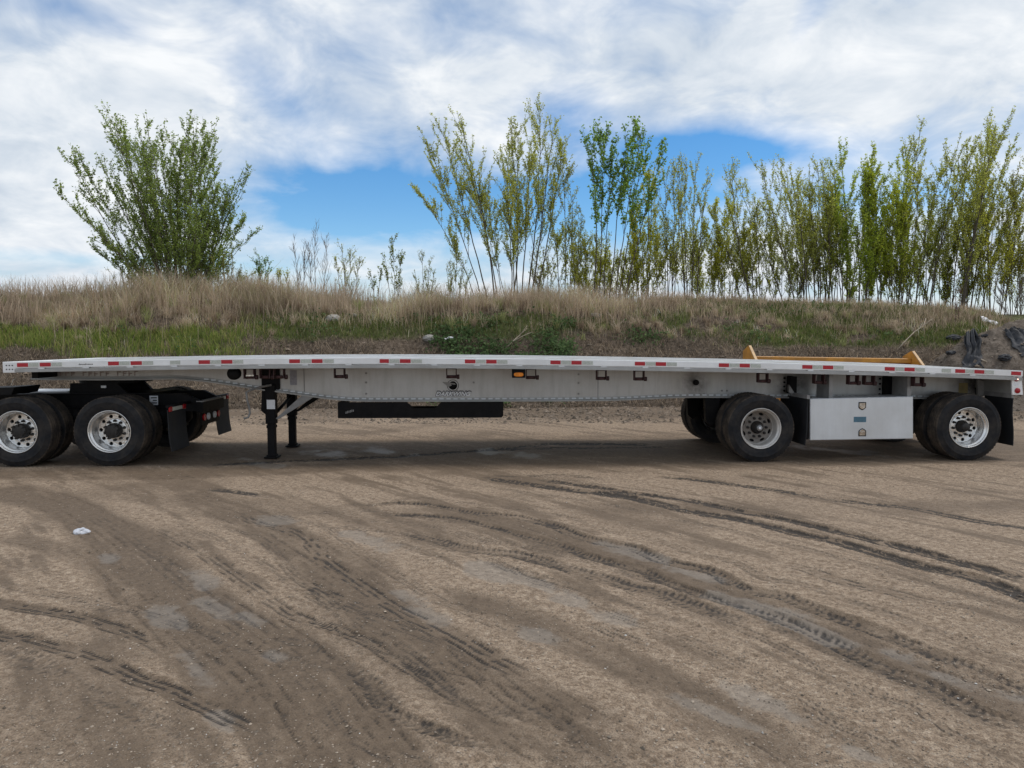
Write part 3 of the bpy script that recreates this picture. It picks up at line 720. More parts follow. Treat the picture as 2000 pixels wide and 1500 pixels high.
# main beams
BOT = [(60, 741), (90, 742.5), (200, 743), (290, 742), (340, 741), (400, 746), (450, 753), (495, 760.5), (555, 768), (600, 774.5), (640, 780), (680, 783.6), (720, 784.6), (900, 784.6), (1100, 784), (1200, 783), (1260, 780.5), (1310, 778), (1360, 777), (1500, 777.6), (1700, 778.6), (1910, 780)]
YB = 0.70
bpt = np.array([at_y(a, b_, YB) for a, b_ in BOT])
def zb(x): return float(np.interp(x, bpt[:, 0], bpt[:, 2]))
BXS = np.linspace(bpt[0, 0], bpt[-1, 0], 120)
for side in (0, 1):
    S = (lambda a, b: (a, b)) if side == 0 else (lambda a, b: (TW - b, TW - a))
    mb = MB()
    strip(mb, BXS, lambda x: zt(x) - 0.16, lambda x: zb(x) + 0.021, *S(0.774, 0.786))
    strip(mb, BXS, lambda x: zt(x) - 0.141, lambda x: zt(x) - 0.16, *S(0.715, 0.845))
    beam = mb.build('main_beam', M_BEAM, trailer)
    mb = MB(); strip(mb, BXS, lambda x: zb(x) + 0.021, lambda x: zb(x), *S(YB, 0.86)); mb.build('beam_flange', M_ALU2, beam)
    mb = MB(); strip(mb, BXS, lambda x: zb(x) + 0.058, lambda x: zb(x) + 0.021, *S(0.764, 0.774)); mb.build('flange_angle', M_ALU2, beam)
    mb = MB(); x = bpt[5, 0]
    yr = S(0.755, 0.764)
    while x < bpt[-1, 0] - 0.1:
        mb.box(x - 0.034, x + 0.034, yr[0], yr[1], zb(x) + 0.029, zb(x) + 0.052); x += 0.108
    tag(mb.build('rivet_row', M_BOX, beam), kind='stuff')
    if side == 0:
        for px, ys in ((715, (729, 747, 769)), (925, (747,)), (1130, (731, 748, 769)), (1410, (763,)), (1420, (763,)), (1367, (770,)), (1375, (770,))):
            for py in ys:
                p = at_y(px, py, 0.77); mb = MB(); mb.cyl((p[0], 0.774, p[2]), 0.016, -0.012, 0.001, 10); mb.build('bolt', M_GREYST, beam)
        for px in (594, 1168, 1620):
            x = px2x(px, 745, 0.774); mb = MB(); mb.box(x - 0.004, x + 0.004, 0.7725, 0.7735, zb(x) + 0.06, zt(x) - 0.162); mb.build('seam', M_DARKP, beam)
        p = at_y(1359, 747, 0.77); mb = MB(); mb.cyl((p[0], 0.774, p[2]), 0.045, -0.03, 0.001, 16); mb.cyl((p[0], 0.744, p[2]), 0.022, -0.02, 0.0, 12); mb.build('air_port', M_BLACK, beam)
        # side panel between front coupler and rail, with faded lettering
        x = px2x(105, 735, 0.77)
        for i in range(15):
            if i in (4, 10): x += 0.085; continue
            za = zt(x) - 0.175; hgt = min(0.075, za - zb(x) - 0.06)
            mb = MB(); k = i % 3
            mb.box(x, x + 0.018, 0.7715, 0.7738, za - hgt, za)
            if k != 1: mb.box(x + 0.018, x + 0.058, 0.7715, 0.7738, za - 0.018, za)
            if k != 2: mb.box(x + 0.018, x + 0.05, 0.7715, 0.7738, za - hgt * 0.6, za - hgt * 0.6 + 0.016)
            mb.build('faded_letter', M_GHOST, beam); x += 0.085
        # emblem
        pe = at_y(884.5, 753, 0.77); cx_, cz_ = pe[0], pe[2]
        em = MB(); em.lathe([(0.083, 0.0), (0.083, -0.002), (0.092, -0.002), (0.092, 0.0)], (cx_, 0.7735, cz_), 40)
        emb = em.build('emblem', M_DARKP, trailer)
        em = MB(); em.lathe([(1e-4, -0.002), (0.066, -0.002), (0.066, 0.0)], (cx_, 0.7735, cz_), 36); em.build('disc', M_BLACK, emb)
        em = MB(); em.prism([(cx_ - 0.165, cz_ + 0.058), (cx_ - 0.03, cz_ + 0.045), (cx_ - 0.02, cz_ + 0.0), (cx_ - 0.075, cz_ - 0.022)], 0.7695, 0.7712, 'y'); em.build('wing', M_GREYST, emb)
        em = MB(); em.prism([(cx_ - 0.03, cz_ + 0.04), (cx_ + 0.03, cz_ + 0.035), (cx_ + 0.045, cz_ + 0.012), (cx_ - 0.02, cz_ + 0.02)], 0.7690, 0.7712, 'y'); em.build('highlight', M_GREYST, emb)
        p0 = at_y(851, 773.6, 0.77); p1 = at_y(920, 773.6, 0.77); wd = p1[0] - p0[0]
        bk = MB(); hh_ = 0.078
        bk.prism([(p0[0] - 0.035, p0[2] - 0.012), (p1[0] + 0.0, p0[2] - 0.012), (p1[0] + 0.045, p0[2] + 0.04), (p1[0] + 0.03, p0[2] + hh_), (p0[0] + 0.01, p0[2] + hh_)], 0.7722, 0.7737, 'y')
        bo = bk.build('name_plate', M_BEAM, trailer)
        text_mesh('DARKWING', 0.1, 0.35, 'outline', M_DARKP, bo, (p0[0] - 0.010, 0.7712, p0[2] - 0.006), 0.011, 0.0004, wd + 0.020)
        text_mesh('DARKWING', 0.09, 0.35, 'lettering', M_WHITE, bo, (p0[0], 0.7702, p0[2]), 0.003, 0.0004, wd)

# winches under the rail
def winch_mesh(name, w):
    mb = MB()
    for sx_ in (-w / 2, w / 2 - 0.012):
        mb.prism([(sx_, 0.0), (sx_ + 0.012, 0.0), (sx_ + 0.012, -0.145), (sx_, -0.145)], 0.10, 0.20, 'y')
    mb.box(-w / 2, w / 2, 0.10, 0.20, -0.012, 0.0)
    return mb
wfirst = None
for a, b_ in ((649, 675), (869, 894), (1026, 1049), (1163, 1188), (1237, 1262), (1479, 1505), (1590, 1614), (1657, 1681), (1687, 1714), (1784, 1809), (471, 500), (504, 529), (531, 556)):
    xm = px2x((a + b_) / 2, 728, 0.1)
    if wfirst is None:
        wfirst = winch_mesh('winch', 0.15).build('winch', M_RUST, trailer); o = wfirst
        d = MB(); d.tube([(-0.062, 0.15, -0.125), (0.062, 0.15, -0.125)], 0.024, 10); d0 = d.build('drum', M_RUST, o)
        d = MB(); d.tube([(0.076, 0.15, -0.125), (0.115, 0.15, -0.125)], 0.033, 12); d1 = d.build('ratchet', M_RUST, o)
    else:
        o = link_copy(wfirst, trailer); link_copy(d0, o); link_copy(d1, o)
    o.location = (xm, 0, zt(xm) - 0.143)
# strap roll and bright strap buckle hung up front
p = at_y(457, 729, 0.2); mb = MB(); mb.lathe([(1e-4, 0.0), (0.088, 0.0), (0.092, 0.05), (0.088, 0.10), (1e-4, 0.10)], (p[0], 0.16, p[2] - 0.005), 24); mb.build('strap_roll', M_BLACK, trailer)
p = at_y(490, 733, 0.12); mb = MB(); mb.box(p[0] - 0.06, p[0] + 0.05, 0.085, 0.10, p[2] - 0.012, p[2] + 0.008); mb.build('buckle', M_CHROME, trailer)
# amber side marker
p0 = at_y(1000, 725, 0.06); p1 = at_y(1026, 738, 0.06)
mb = MB(); mb.box(p0[0], p1[0], 0.06, 0.11, p1[2], zt(p0[0]) - 0.142); lamp = mb.build('side_marker', M_BLACK, trailer, 0.006)
mb = MB(); pr = []
for i in range(20):
    a = 2 * math.pi * i / 20; pr.append(((p0[0] + p1[0]) / 2 + 0.07 * np.sign(math.cos(a)) * abs(math.cos(a)) ** 0.7, (p0[2] + p1[2]) / 2 + 0.030 * np.sign(math.sin(a)) * abs(math.sin(a)) ** 0.7))
mb.prism(pr, 0.048, 0.062, 'y'); mb.build('lens', M_AMBER, lamp, 0.003)

# landing gear
for side in (0, 1):
    yc = 0.76 if side == 0 else 1.93
    xl = px2x(531, 840, 0.76)
    mb = MB(); mb.box(xl - 0.074, xl + 0.074, yc - 0.07, yc + 0.07, 0.52, 1.12); leg = mb.build('landing_leg', M_BLACK, trailer, 0.008)
    mb = MB(); mb.box(xl - 0.056, xl + 0.056, yc - 0.052, yc + 0.052, 0.03, 0.53); mb.box(xl - 0.066, xl + 0.066, yc - 0.062, yc + 0.062, 0.455, 0.50); mb.build('inner_leg', M_BLACK, leg, 0.005)
    mb = MB(); mb.box(xl - 0.10, xl + 0.10, yc - 0.11, yc + 0.11, -0.004, 0.02); mb.box(xl - 0.07, xl + 0.07, yc - 0.065, yc + 0.065, 0.02, 0.045); mb.build('foot', M_BLACK, leg, 0.004)
    mb = MB(); mb.box(xl - 0.135, xl + 0.135, yc - 0.03, yc + 0.10, 1.04, zt(xl) - 0.142); mb.build('gearbox', M_BLACK, leg, 0.01)
    if side == 0:
        p0 = at_y(520.5, 781, 0.68); p1 = at_y(537, 799, 0.68)
        mb = MB(); mb.box(p0[0], p1[0], yc - 0.0725, yc - 0.0695, p1[2], p0[2]); mb.build('label_plate', M_WHITE, leg)
        mb = MB(); mb.prism([(xl - 0.15, 0.72), (xl - 0.083, 0.66), (xl - 0.083, 1.1), (xl - 0.13, 1.1)], yc - 0.02, yc + 0.02, 'y'); mb.build('gusset', M_BLACK, leg)
    a = at_y(541, 815, 0.8); b2 = at_y(612, 772, 0.8)
    mb = MB(); dx, dz_ = b2[0] - a[0], b2[2] - a[2]
    mb.prism([(xl + 0.06, a[2] - 0.02), (xl + 0.11, a[2] - 0.02), (b2[0] + 0.02, zb(b2[0]) + 0.0), (b2[0] - 0.16, zb(b2[0] - 0.16) + 0.0)], yc - 0.03, yc + 0.03, 'y')
    mb.prism([(xl + 0.08, 1.0), (b2[0] - 0.1, zb(b2[0] - .1)), (xl + 0.1, zb(xl + .1)), (xl + 0.08, zb(xl + .1))], yc - 0.025, yc + 0.025, 'y') if side == 0 else None
    mb.build('leg_brace', M_GREYST if side == 0 else M_BLACK, trailer)
mb = MB(); mb.tube([(xl, 0.8, 0.98), (xl, 1.9, 0.98)], 0.022, 8); mb.tube([(xl, 0.8, 0.62), (xl, 1.9, 0.86)], 0.025, 8); mb.build('cross_shaft', M_BLACK, trailer)
pts = [at_y(*q) for q in ((530, 752, 0.66), (508, 756, 0.60), (487, 763, 0.55), (481, 766, 0.53), (483, 782, 0.53), (487, 797, 0.53), (488, 808, 0.53), (485, 815, 0.52), (476, 818, 0.5))]
mb = MB(); mb.tube([tuple(p) for p in pts], 0.016, 8); mb.build('crank_handle', M_GREYST, trailer)
# vin sticker on the beam
p0 = at_y(566, 723, 0.77); p1 = at_y(580, 752, 0.77); mb = MB(); mb.box(p0[0], p1[0], 0.7718, 0.7735, p1[2], p0[2]); mb.build('faded_sticker', simple('faded_sticker', (0.30, 0.30, 0.34), 0.5, 0, 0.15, 30), trailer)

# black storage tray under the beams
yt_ = 0.66
p0 = at_y(660, 817, yt_); p1 = at_y(983, 817, yt_)
pc = [at_y(q, 784, yt_)[0] for q in (795, 808, 850, 862)]; zc0 = at_y(800, 797, yt_)[2]
ztop = zb(p0[0] + 1.0) - 0.002; zbt = p0[2]
mb = MB(); mb.prism([(p0[0], zbt), (p1[0] - 0.03, zbt), (p1[0], zbt + 0.03), (p1[0], ztop), (pc[3], ztop), (pc[2], zc0), (pc[1], zc0), (pc[0], ztop), (p0[0], ztop)], yt_, yt_ + 0.012, 'y'); tray = mb.build('storage_tray', M_BLACK, trailer)
mb = MB(); mb.box(p0[0], p1[0] - 0.03, yt_ + 0.012, yt_ + 0.9, zbt, zbt + 0.012); mb.build('tray_floor', M_BLACK, tray)
for xe in (p0[0], p1[0] - 0.04):
    mb = MB(); mb.box(xe, xe + 0.01, yt_ + 0.012, yt_ + 0.9, zbt + 0.012, ztop); mb.build('tray_end', M_BLACK, tray)
mb = MB(); mb.box(p0[0], p1[0] - 0.03, yt_ + 0.9, yt_ + 0.91, zbt, zbt + 0.1); mb.build('tray_back', M_BLACK, tray)
mb = MB(); q = at_y(675, 808, yt_)
for i in range(6):
    h_ = 0.03 + 0.012 * rr_.random(); xx = q[0] + 0.022 * i; zz = q[2] + 0.006 * i
    mb.prism([(xx, zz), (xx + 0.012, zz), (xx + 0.016, zz + h_), (xx + 0.004, zz + h_)], yt_ - 0.002, yt_ + 0.0005, 'y')
mb.build('worn_lettering', M_GREYST, tray)

# toolbox
yb_ = 0.10
q0 = at_y(1583, 779, yb_); q1 = at_y(1783, 774.5, yb_); q2 = at_y(1583, 860, yb_); q3 = at_y(1783, 857, yb_)
mb = MB(); mb.add([(q0[0] - 0.0, yb_ + 0.03, q0[2] - 0.01), (q1[0], yb_ + 0.03, q1[2] - 0.01), (q3[0], yb_ + 0.03, q3[2] + 0.01), (q2[0], yb_ + 0.03, q2[2] + 0.01),
                   (q0[0], 0.66, q0[2] - 0.01), (q1[0], 0.66, q1[2] - 0.01), (q3[0], 0.66, q3[2] + 0.01), (q2[0], 0.66, q2[2] + 0.01)],
                  [(0, 1, 2, 3), (4, 7, 6, 5), (0, 4, 5, 1), (1, 5, 6, 2), (2, 6, 7, 3), (3, 7, 4, 0)])
tb = mb.build('tool_box', M_BOX, trailer, 0.004)
mb = MB(); mb.prism([(q2[0] - 0.006, q2[2]), (q3[0] + 0.006, q3[2]), (q1[0] + 0.006, q1[2]), (q0[0] - 0.006, q0[2])], yb_, yb_ + 0.03, 'y'); mb.build('lid', M_BOX, tb, 0.008)
for pyc, flip in ((793, 1), (844.5, -1)):
    c = at_y(1684, pyc, yb_); s_ = 0.058
    poly = [(c[0] - s_, c[2] + flip * s_), (c[0] + s_, c[2] + flip * s_), (c[0] + s_, c[2] - flip * 0.4 * s_), (c[0] + 0.6 * s_, c[2] - flip * 0.8 * s_), (c[0], c[2] - flip * 1.1 * s_), (c[0] - 0.6 * s_, c[2] - flip * 0.8 * s_), (c[0] - s_, c[2] - flip * 0.4 * s_)]
    mb = MB(); mb.prism(poly, yb_ - 0.006, yb_ + 0.001, 'y'); la = mb.build('latch', M_BLACK, tb, 0.003)
    mb = MB(); mb.prism([(c[0] + (x - c[0]) * 0.78, c[2] + (z - c[2]) * 0.78) for x, z in poly], yb_ - 0.009, yb_ - 0.005, 'y'); mb.box(c[0] - 0.03, c[0] + 0.035, yb_ - 0.018, yb_ - 0.009, c[2] - 0.012, c[2] + 0.012); o = mb.build('paddle', M_CHROME, tb, 0.003)
mb = MB(); mb.box(q0[0] - 0.034, q0[0] - 0.008, yb_ + 0.012, yb_ + 0.05, q2[2] + 0.01, q0[2] - 0.01); mb.build('side_strip', M_BLACK, tb)  # dark strip down the left side of the box
c0 = at_y(1667.5, 814, yb_); c1 = at_y(1691.5, 824.5, yb_)
mb = MB(); mb.box(c0[0], c1[0], yb_ - 0.002, yb_ + 0.0005, c1[2], c0[2]); mb.build('sticker', M_BLUE, tb)
for px in (1610, 1760):
    x = px2x(px, 776, 0.4); mb = MB(); mb.box(x - 0.03, x + 0.03, 0.2, 0.6, q0[2] - 0.012, zt(x) - 0.142); mb.build('box_hanger', M_GREYST, trailer)

# wheels -------------------------------------------------------------
TR = 0.5
def tyre_mesh():
    w = 0.272; pr = [(0.292, 0.045), (0.300, 0.028), (0.318, 0.020), (0.33, 0.014), (0.355, 0.006), (0.385, 0.001), (0.412, 0.0), (0.416, -0.002), (0.424, -0.002), (0.428, 0.001), (0.452, 0.008), (0.470, 0.016), (0.478, 0.018), (0.488, 0.022)]
    mis = [0] * (len(pr) - 1)
    tr = [(0.496, 0.030), (0.498, 0.055)]
    for i in range(4):
        y = 0.062 + i * 0.042; tr += [(0.499, y), (0.486, y + 0.003), (0.486, y + 0.011), (0.500, y + 0.014)]
    tr += [(0.498, w - 0.04), (0.496, w - 0.028)]
    back = [(r, w - y) for r, y in pr[::-1]]
    P = pr + tr + back
    mis = [0] * (len(pr) - 1) + [1] * (len(tr) + 1) + [0] * (len(back) - 1)
    mb = MB(); mb.lathe(P, (0, 0, 0), 72, mis=mis)
    # shoulder lugs
    for j in range(60):
        a = 2 * math.pi * j / 60; da = 0.030
        for y0, y1 in ((0.028, 0.058), (w - 0.058, w - 0.028)):
            v = []
            for aa in (a - da, a + da):
                for r in (0.490, 0.5025):
                    for y in (y0, y1): v.append((r * math.cos(aa), y, r * math.sin(aa)))
            mb.add(v, [(2, 3, 7, 6), (0, 2, 6, 4), (1, 5, 7, 3), (0, 1, 3, 2), (4, 6, 7, 5)], 1)
    return mb
def rim_mesh(depth, holes=10, hr=0.030, hole_r=0.185, oval=1.0):
    mb = MB(); S_ = 60
    mb.lathe([(0.290, 0.055), (0.300, 0.040), (0.304, 0.022), (0.301, 0.016), (0.293, 0.018), (0.287, 0.030), (0.283, 0.042), (0.272, 0.052), (0.262, 0.060), (0.258, 0.085), (0.254, depth - 0.03), (0.249, depth - 0.012), (0.240, depth - 0.004)], (0, 0, 0), S_)
    # disc with hand holes
    r0, r1 = 0.170, 0.240
    for h in range(holes):
        a0 = 2 * math.pi * h / holes; da = math.pi / holes
        n = 16; outer = []; inner = []; deep = []
        for i in range(n):
            t = 2 * math.pi * i / n; cx_, cy_ = math.cos(t), math.sin(t); mxx = max(abs(cx_), abs(cy_))
            u, v_ = cx_ / mxx, cy_ / mxx
            rr = (r0 + r1) / 2 + u * (r1 - r0) / 2; aa = a0 + v_ * da
            outer.append((rr * math.cos(aa), depth - 0.004 + (0.002 if u < 0 else 0), rr * math.sin(aa)))
            rr = (r0 + r1) / 2 + 0.002 + cx_ * hr; tx = cy_ * hr * oval
            p = (rr * math.cos(a0) - tx * math.sin(a0), rr * math.sin(a0) + tx * math.cos(a0))
            inner.append((p[0], depth - 0.002, p[1])); deep.append((p[0], depth + 0.022, p[1]))
        mb.add(outer + inner + deep, [(i, (i + 1) % n, n + (i + 1) % n, n + i) for i in range(n)] + [(n + i, n + (i + 1) % n, 2 * n + (i + 1) % n, 2 * n + i) for i in range(n)], 2, False)
    mb.lathe([(0.170, depth - 0.002), (0.166, depth - 0.010), (0.162, depth - 0.012), (0.085, depth - 0.012)], (0, 0, 0), S_, 2)
    mb.lathe([(0.246, depth + 0.03), (0.10, depth + 0.03)], (0, 0, 0), 30, 1)
    return mb
def hub_mesh(depth, kind):
    mb = MB()
    if kind == 'drive':
        mb.lathe([(0.108, depth - 0.010), (0.108, depth - 0.08), (0.102, depth - 0.09), (0.100, depth - 0.12), (0.085, depth - 0.135), (0.05, depth - 0.14), (1e-4, depth - 0.142)], (0, 0, 0), 24, smooth=False)
        for i in range(8):
            a = 2 * math.pi * i / 8; mb.cyl((0.088 * math.cos(a), depth, 0.088 * math.sin(a)), 0.013, -0.150, -0.11, 8)
    else:
        mb.lathe([(0.095, depth - 0.008), (0.095, depth - 0.035), (0.082, depth - 0.045), (0.066, depth - 0.09), (0.062, depth - 0.12), (0.05, depth - 0.128), (1e-4, depth - 0.13)], (0, 0, 0), 24)
    return mb
def nut_mesh(depth):
    mb = MB(); mb.lathe([(0.022, depth - 0.010), (0.022, depth - 0.016), (0.017, depth - 0.018), (0.017, depth - 0.05), (0.010, depth - 0.055), (1e-4, depth - 0.055)], (0, 0, 0), 8, smooth=False)
    return mb
PROTO = {}
def wheel(parent, x, y, far, kind, dual_inner=False, label=None, rot=0.0):
    """kind: 'drive' polished, 'dusty' painted disc, 'polished' trailer; y = outer face of the tyre"""
    depth = 0.20 if not dual_inner else 0.115
    key = (kind, dual_inner)
    if key not in PROTO:
        rm = M_RIMD if kind == 'dusty' else M_RIM
        holes = (10, 0.027, 0.205, 1.0) if kind != 'dusty' else (8, 0.021, 0.205, 1.9)
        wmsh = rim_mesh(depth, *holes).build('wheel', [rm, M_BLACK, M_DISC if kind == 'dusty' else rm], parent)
        tm = PROTO['tyre'] if 'tyre' in PROTO else tyre_mesh().build('tyre', [M_RUBBER, M_TREAD], wmsh)
        if 'tyre' in PROTO: tm = link_copy(PROTO['tyre'], wmsh, (0, 0, 0))
        PROTO['tyre'] = tm
        kids = [tm]
        if not dual_inner:
            kids.append(hub_mesh(depth, 'drive' if kind == 'drive' else 'trailer').build('hub', M_HUB, wmsh))
            nm = nut_mesh(depth); first = None
            for i in range(10):
                a = 2 * math.pi * (i + 0.5) / 10
                if first is None: first = nm.build('lug_nut', M_HUB, wmsh); o = first
                else: o = link_copy(first, wmsh)
                o.location = (0.140 * math.cos(a), -0.002, 0.140 * math.sin(a)); kids.append(o)
            if kind == 'dusty':
                c = MB(); c.lathe([(0.042, depth - 0.127), (0.04, depth - 0.138), (1e-4, depth - 0.14)], (0, 0, 0), 20); kids.append(c.build('cap', M_GREYST, wmsh))
                c = MB(); c.lathe([(0.02, depth - 0.139), (0.018, depth - 0.145), (1e-4, depth - 0.146)], (0, 0, 0), 16); kids.append(c.build('cap_window', M_WHITE, wmsh))
        PROTO[key] = (wmsh, kids); o = wmsh
    else:
        src, kids = PROTO[key]
        o = link_copy(src, parent)
        for k in kids: link_copy(k, o)
    o.location = (x, y, TR - 0.006); o.rotation_euler = (0, rot, math.pi if far else 0)
    if label: o['label'] = label
    ground_flat(x, y + (0.15 if not far else -0.15), 0.5)
    return o
def axle_set(parent, x, kind, y0, width, tag_=''):
    wheel(parent, x, y0, False, kind, rot=random.random())
    wheel(parent, x, y0 + 0.335, False, kind, True)
    wheel(parent, x, y0 + width, True, kind, rot=1.0)
    wheel(parent, x, y0 + width - 0.335, True, kind, True)
    mb = MB(); mb.tube([(x, y0 + 0.2, TR), (x, y0 + width - 0.2, TR)], 0.065, 14); ax = mb.build('axle', M_BLACK, parent)
    for yy in (y0 + 0.46, y0 + width - 0.66):
        mb = MB(); mb.lathe([(1e-4, 0.0), (0.205, 0.0), (0.21, 0.04), (0.205, 0.20), (1e-4, 0.20)], (x, yy, TR), 28); mb.build('brake_drum', M_BLACK, ax)
XA1 = px2x(1487.5, 836, 0.03); XA2 = px2x(1894.5, 834, 0.03)
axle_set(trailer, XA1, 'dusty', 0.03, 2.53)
axle_set(trailer, XA2, 'polished', 0.03, 2.53)
for xa_ in (XA1, XA2):
    for yy in (0.80, TW - 0.80):
        mb = MB(); zt0 = zb(xa_)
        mb.prism([(xa_ - 0.62, zt0), (xa_ - 0.38, zt0), (xa_ - 0.42, 0.52), (xa_ - 0.52, 0.45), (xa_ - 0.60, 0.52)], yy - 0.05, yy + 0.05, 'y'); mb.build('spring_hanger', M_BLACK, trailer)
        mb = MB(); mb.prism([(xa_ - 0.52, 0.50), (xa_ + 0.40, 0.58), (xa_ + 0.40, 0.64), (xa_ - 0.52, 0.58)], yy - 0.04, yy + 0.04, 'y'); mb.build('trailing_arm', M_BLACK, trailer)
        mb = MB(); v_ = []; zc_ = (0.62, zt0)
        prof = [(1e-4, zc_[0]), (0.09, zc_[0]), (0.13, zc_[0] + 0.05), (0.13, zc_[1] - 0.05), (0.10, zc_[1]), (1e-4, zc_[1])]
        mb.tube([(xa_ + 0.32, yy, z) for r, z in prof[1:-1]], [r for r, z in prof[1:-1]], 16); mb.build('air_bag', M_BLACK, trailer)
        mb = MB(); mb.lathe([(1e-4, 0), (0.09, 0), (0.095, 0.04), (0.095, 0.16), (0.08, 0.2), (1e-4, 0.2)], (xa_ - 0.18, yy + (0.1 if yy < 1 else -0.3), 0.66), 18); mb.build('brake_chamber', M_BLACK, trailer)
# frame slider brackets and dark gaps seen above the toolbox
for px, y0_, y1_, hw in ((1547, 735, 768, 0.055), (1737, 735, 776, 0.075)):
    a = at_y(px, y0_, 0.70); b2 = at_y(px, y1_, 0.70); mb = MB(); mb.box(a[0] - hw, a[0] + hw, 0.64, 0.772, b2[2], a[2]); br = mb.build('frame_bracket', M_BLACK, trailer, 0.006)
    for sx_ in (-1, 1):
        for k in range(4):
            zz = a[2] + (b2[2] - a[2]) * (0.12 + 0.25 * k); mb = MB(); mb.cyl((a[0] + sx_ * (hw + 0.035), 0.774, zz), 0.017, -0.014, 0.001, 8); mb.build('bracket_bolt', M_BLACK, br)
# yellowed label at the rear of the beam
p0 = at_y(1873, 748, 0.77); p1 = at_y(1890, 768, 0.77); mb = MB(); mb.box(p0[0], p1[0], 0.7715, 0.7737, p1[2], p0[2]); mb.build('old_label', simple('old_label', (0.24, 0.19, 0.08), 0.6, 0, 0.2, 20), trailer)
# mud flaps
def flap(parent, x, y0, y1, z0, z1, lean=0.0):
    mb = MB(); n = 6; v = []; f = []
    for i in range(n + 1):
        z = z1 + (z0 - z1) * i / n; dx = lean * (i / n) ** 2
        for yy, xo in ((y0, -0.006), (y1, -0.006), (y1, 0.006), (y0, 0.006)): v.append((x + dx + xo, yy + 0.012 * math.sin(i * 1.1) * (1 if yy == y0 else 0.5), z))
    for i in range(n):
        a = 4 * i; c = a + 4; f += [(a + k, a + (k + 1) % 4, c + (k + 1) % 4, c + k) for k in range(4)]
    f += [(0, 3, 2, 1), (4 * n, 4 * n + 1, 4 * n + 2, 4 * n + 3)]
    mb.add(v, f); return mb.build('mud_flap', M_FLAP, parent)
xf = px2x(1577, 840, 0.06); flap(trailer, xf, 0.06, 1.02, 0.24, 0.93, -0.03)
mb = MB(); a = at_y(1536, 757, 0.66); mb.prism([(a[0], a[2] + 0.05), (xf + 0.01, 0.99), (xf + 0.01, 0.93), (a[0], a[2] - 0.06)], 0.56, 0.62, 'y'); mb.box(xf - 0.02, xf + 0.02, 0.05, 0.62, 0.93, 0.985); mb.build('flap_hanger', M_GREYST, trailer)
xf2 = px2x(1976, 850, 0.06); flap(trailer, xf2, 0.06, 0.66, 0.215, 0.93, 0.03)
flap(trailer, xf, TW - 0.66, TW - 0.06, 0.24, 0.95, -0.03); flap(trailer, xf2, TW - 0.66, TW - 0.06, 0.215, 0.93, 0.02)
for y0_, y1_ in ((0.07, 0.65), (TW - 0.65, TW - 0.07)):
    mb = MB(); mb.box(xf2 - 0.02, xf2 + 0.015, y0_, y1_, 0.93, 1.0); mb.build('flap_bar', M_GREYST, trailer)
mb = MB(); mb.prism([(px2x(1915, 770, .6), zb(8)), (xf2 + 0.01, 0.93), (xf2 + 0.01, 1.0), (xf2 - 0.02, zt(X1) - 0.2), (px2x(1915, 740, .6), zt(X1) - 0.15)], 0.665, 0.70, 'y'); mb.build('rear_gusset', M_GREYST, trailer)
# tail lamp panel
a = at_y(1975, 738, 0.03); b2 = at_y(1998, 771, 0.03)
mb = MB(); mb.prism([(a[0], a[2] + 0.02), (X1 - 0.003, a[2] + 0.05), (b2[0] - 0.005, b2[2]), (a[0] + 0.02, b2[2])], 0.02, 0.045, 'y'); tl = mb.build('lamp_panel', M_ALU, trailer, 0.003)
p = at_y(1985, 740.5, 0.02); mb = MB(); mb.lathe([(0.036, 0.0), (0.034, -0.012), (0.02, -0.02), (1e-4, -0.022)], (p[0], 0.02, p[2]), 20); mb.build('marker_lamp', M_REDL, tl)
mb = MB(); mb.lathe([(0.014, -0.019), (0.010, -0.024), (1e-4, -0.0255)], (p[0] + 0.006, 0.02, p[2]), 14); mb.build('lit_bulb', M_LAMPON, tl)
p = at_y(1987, 763, 0.02); mb = MB(); mb.lathe([(0.042, 0.0), (0.040, -0.012), (0.025, -0.02), (1e-4, -0.022)], (p[0], 0.02, p[2]), 24); mb.build('round_lamp', M_REDL, tl)
p = at_y(1985, 750.5, 0.02); mb = MB(); mb.box(p[0] - 0.03, p[0] + 0.03, 0.0175, 0.0205, p[2] - 0.02, p[2] + 0.02); mb.build('tag', M_WHITE, tl)
mb = MB(); mb.box(X1 - 0.14, X1 - 0.06, 0.7, 1.9, 0.52, 0.62)
for yy in (0.8, 1.7): mb.box(X1 - 0.12, X1 - 0.07, yy, yy + 0.08, 0.62, zt(X1) - 0.3)
mb.build('rear_guard', M_BLACK, trailer)
# king-pin coupler plate and air tank
xk = px2x(200, 745, 1.2)
mb = MB(); mb.box(xk - 0.55, xk + 0.75, 0.87, 1.72, zb(xk) + 0.002, zb(xk) + 0.02); mb.build('coupler_plate', M_BLACK, trailer)
mb = MB(); mb.tube([(px2x(1350, 760, 1.2), 1.3, 0.98), (px2x(1450, 760, 1.2), 1.3, 0.98)], 0.13, 20); mb.build('air_tank', M_BLACK, trailer)

def rebase(o, base):
    for ch in o.children: ch.location = Vector(ch.location) - Vector(base)
    o.location = base
rebase(trailer, ((X0 + X1) / 2, TW / 2, 0))
tag(trailer, 'long silver aluminium flatbed semi trailer with red and white reflective tape along its side rail', 'trailer')

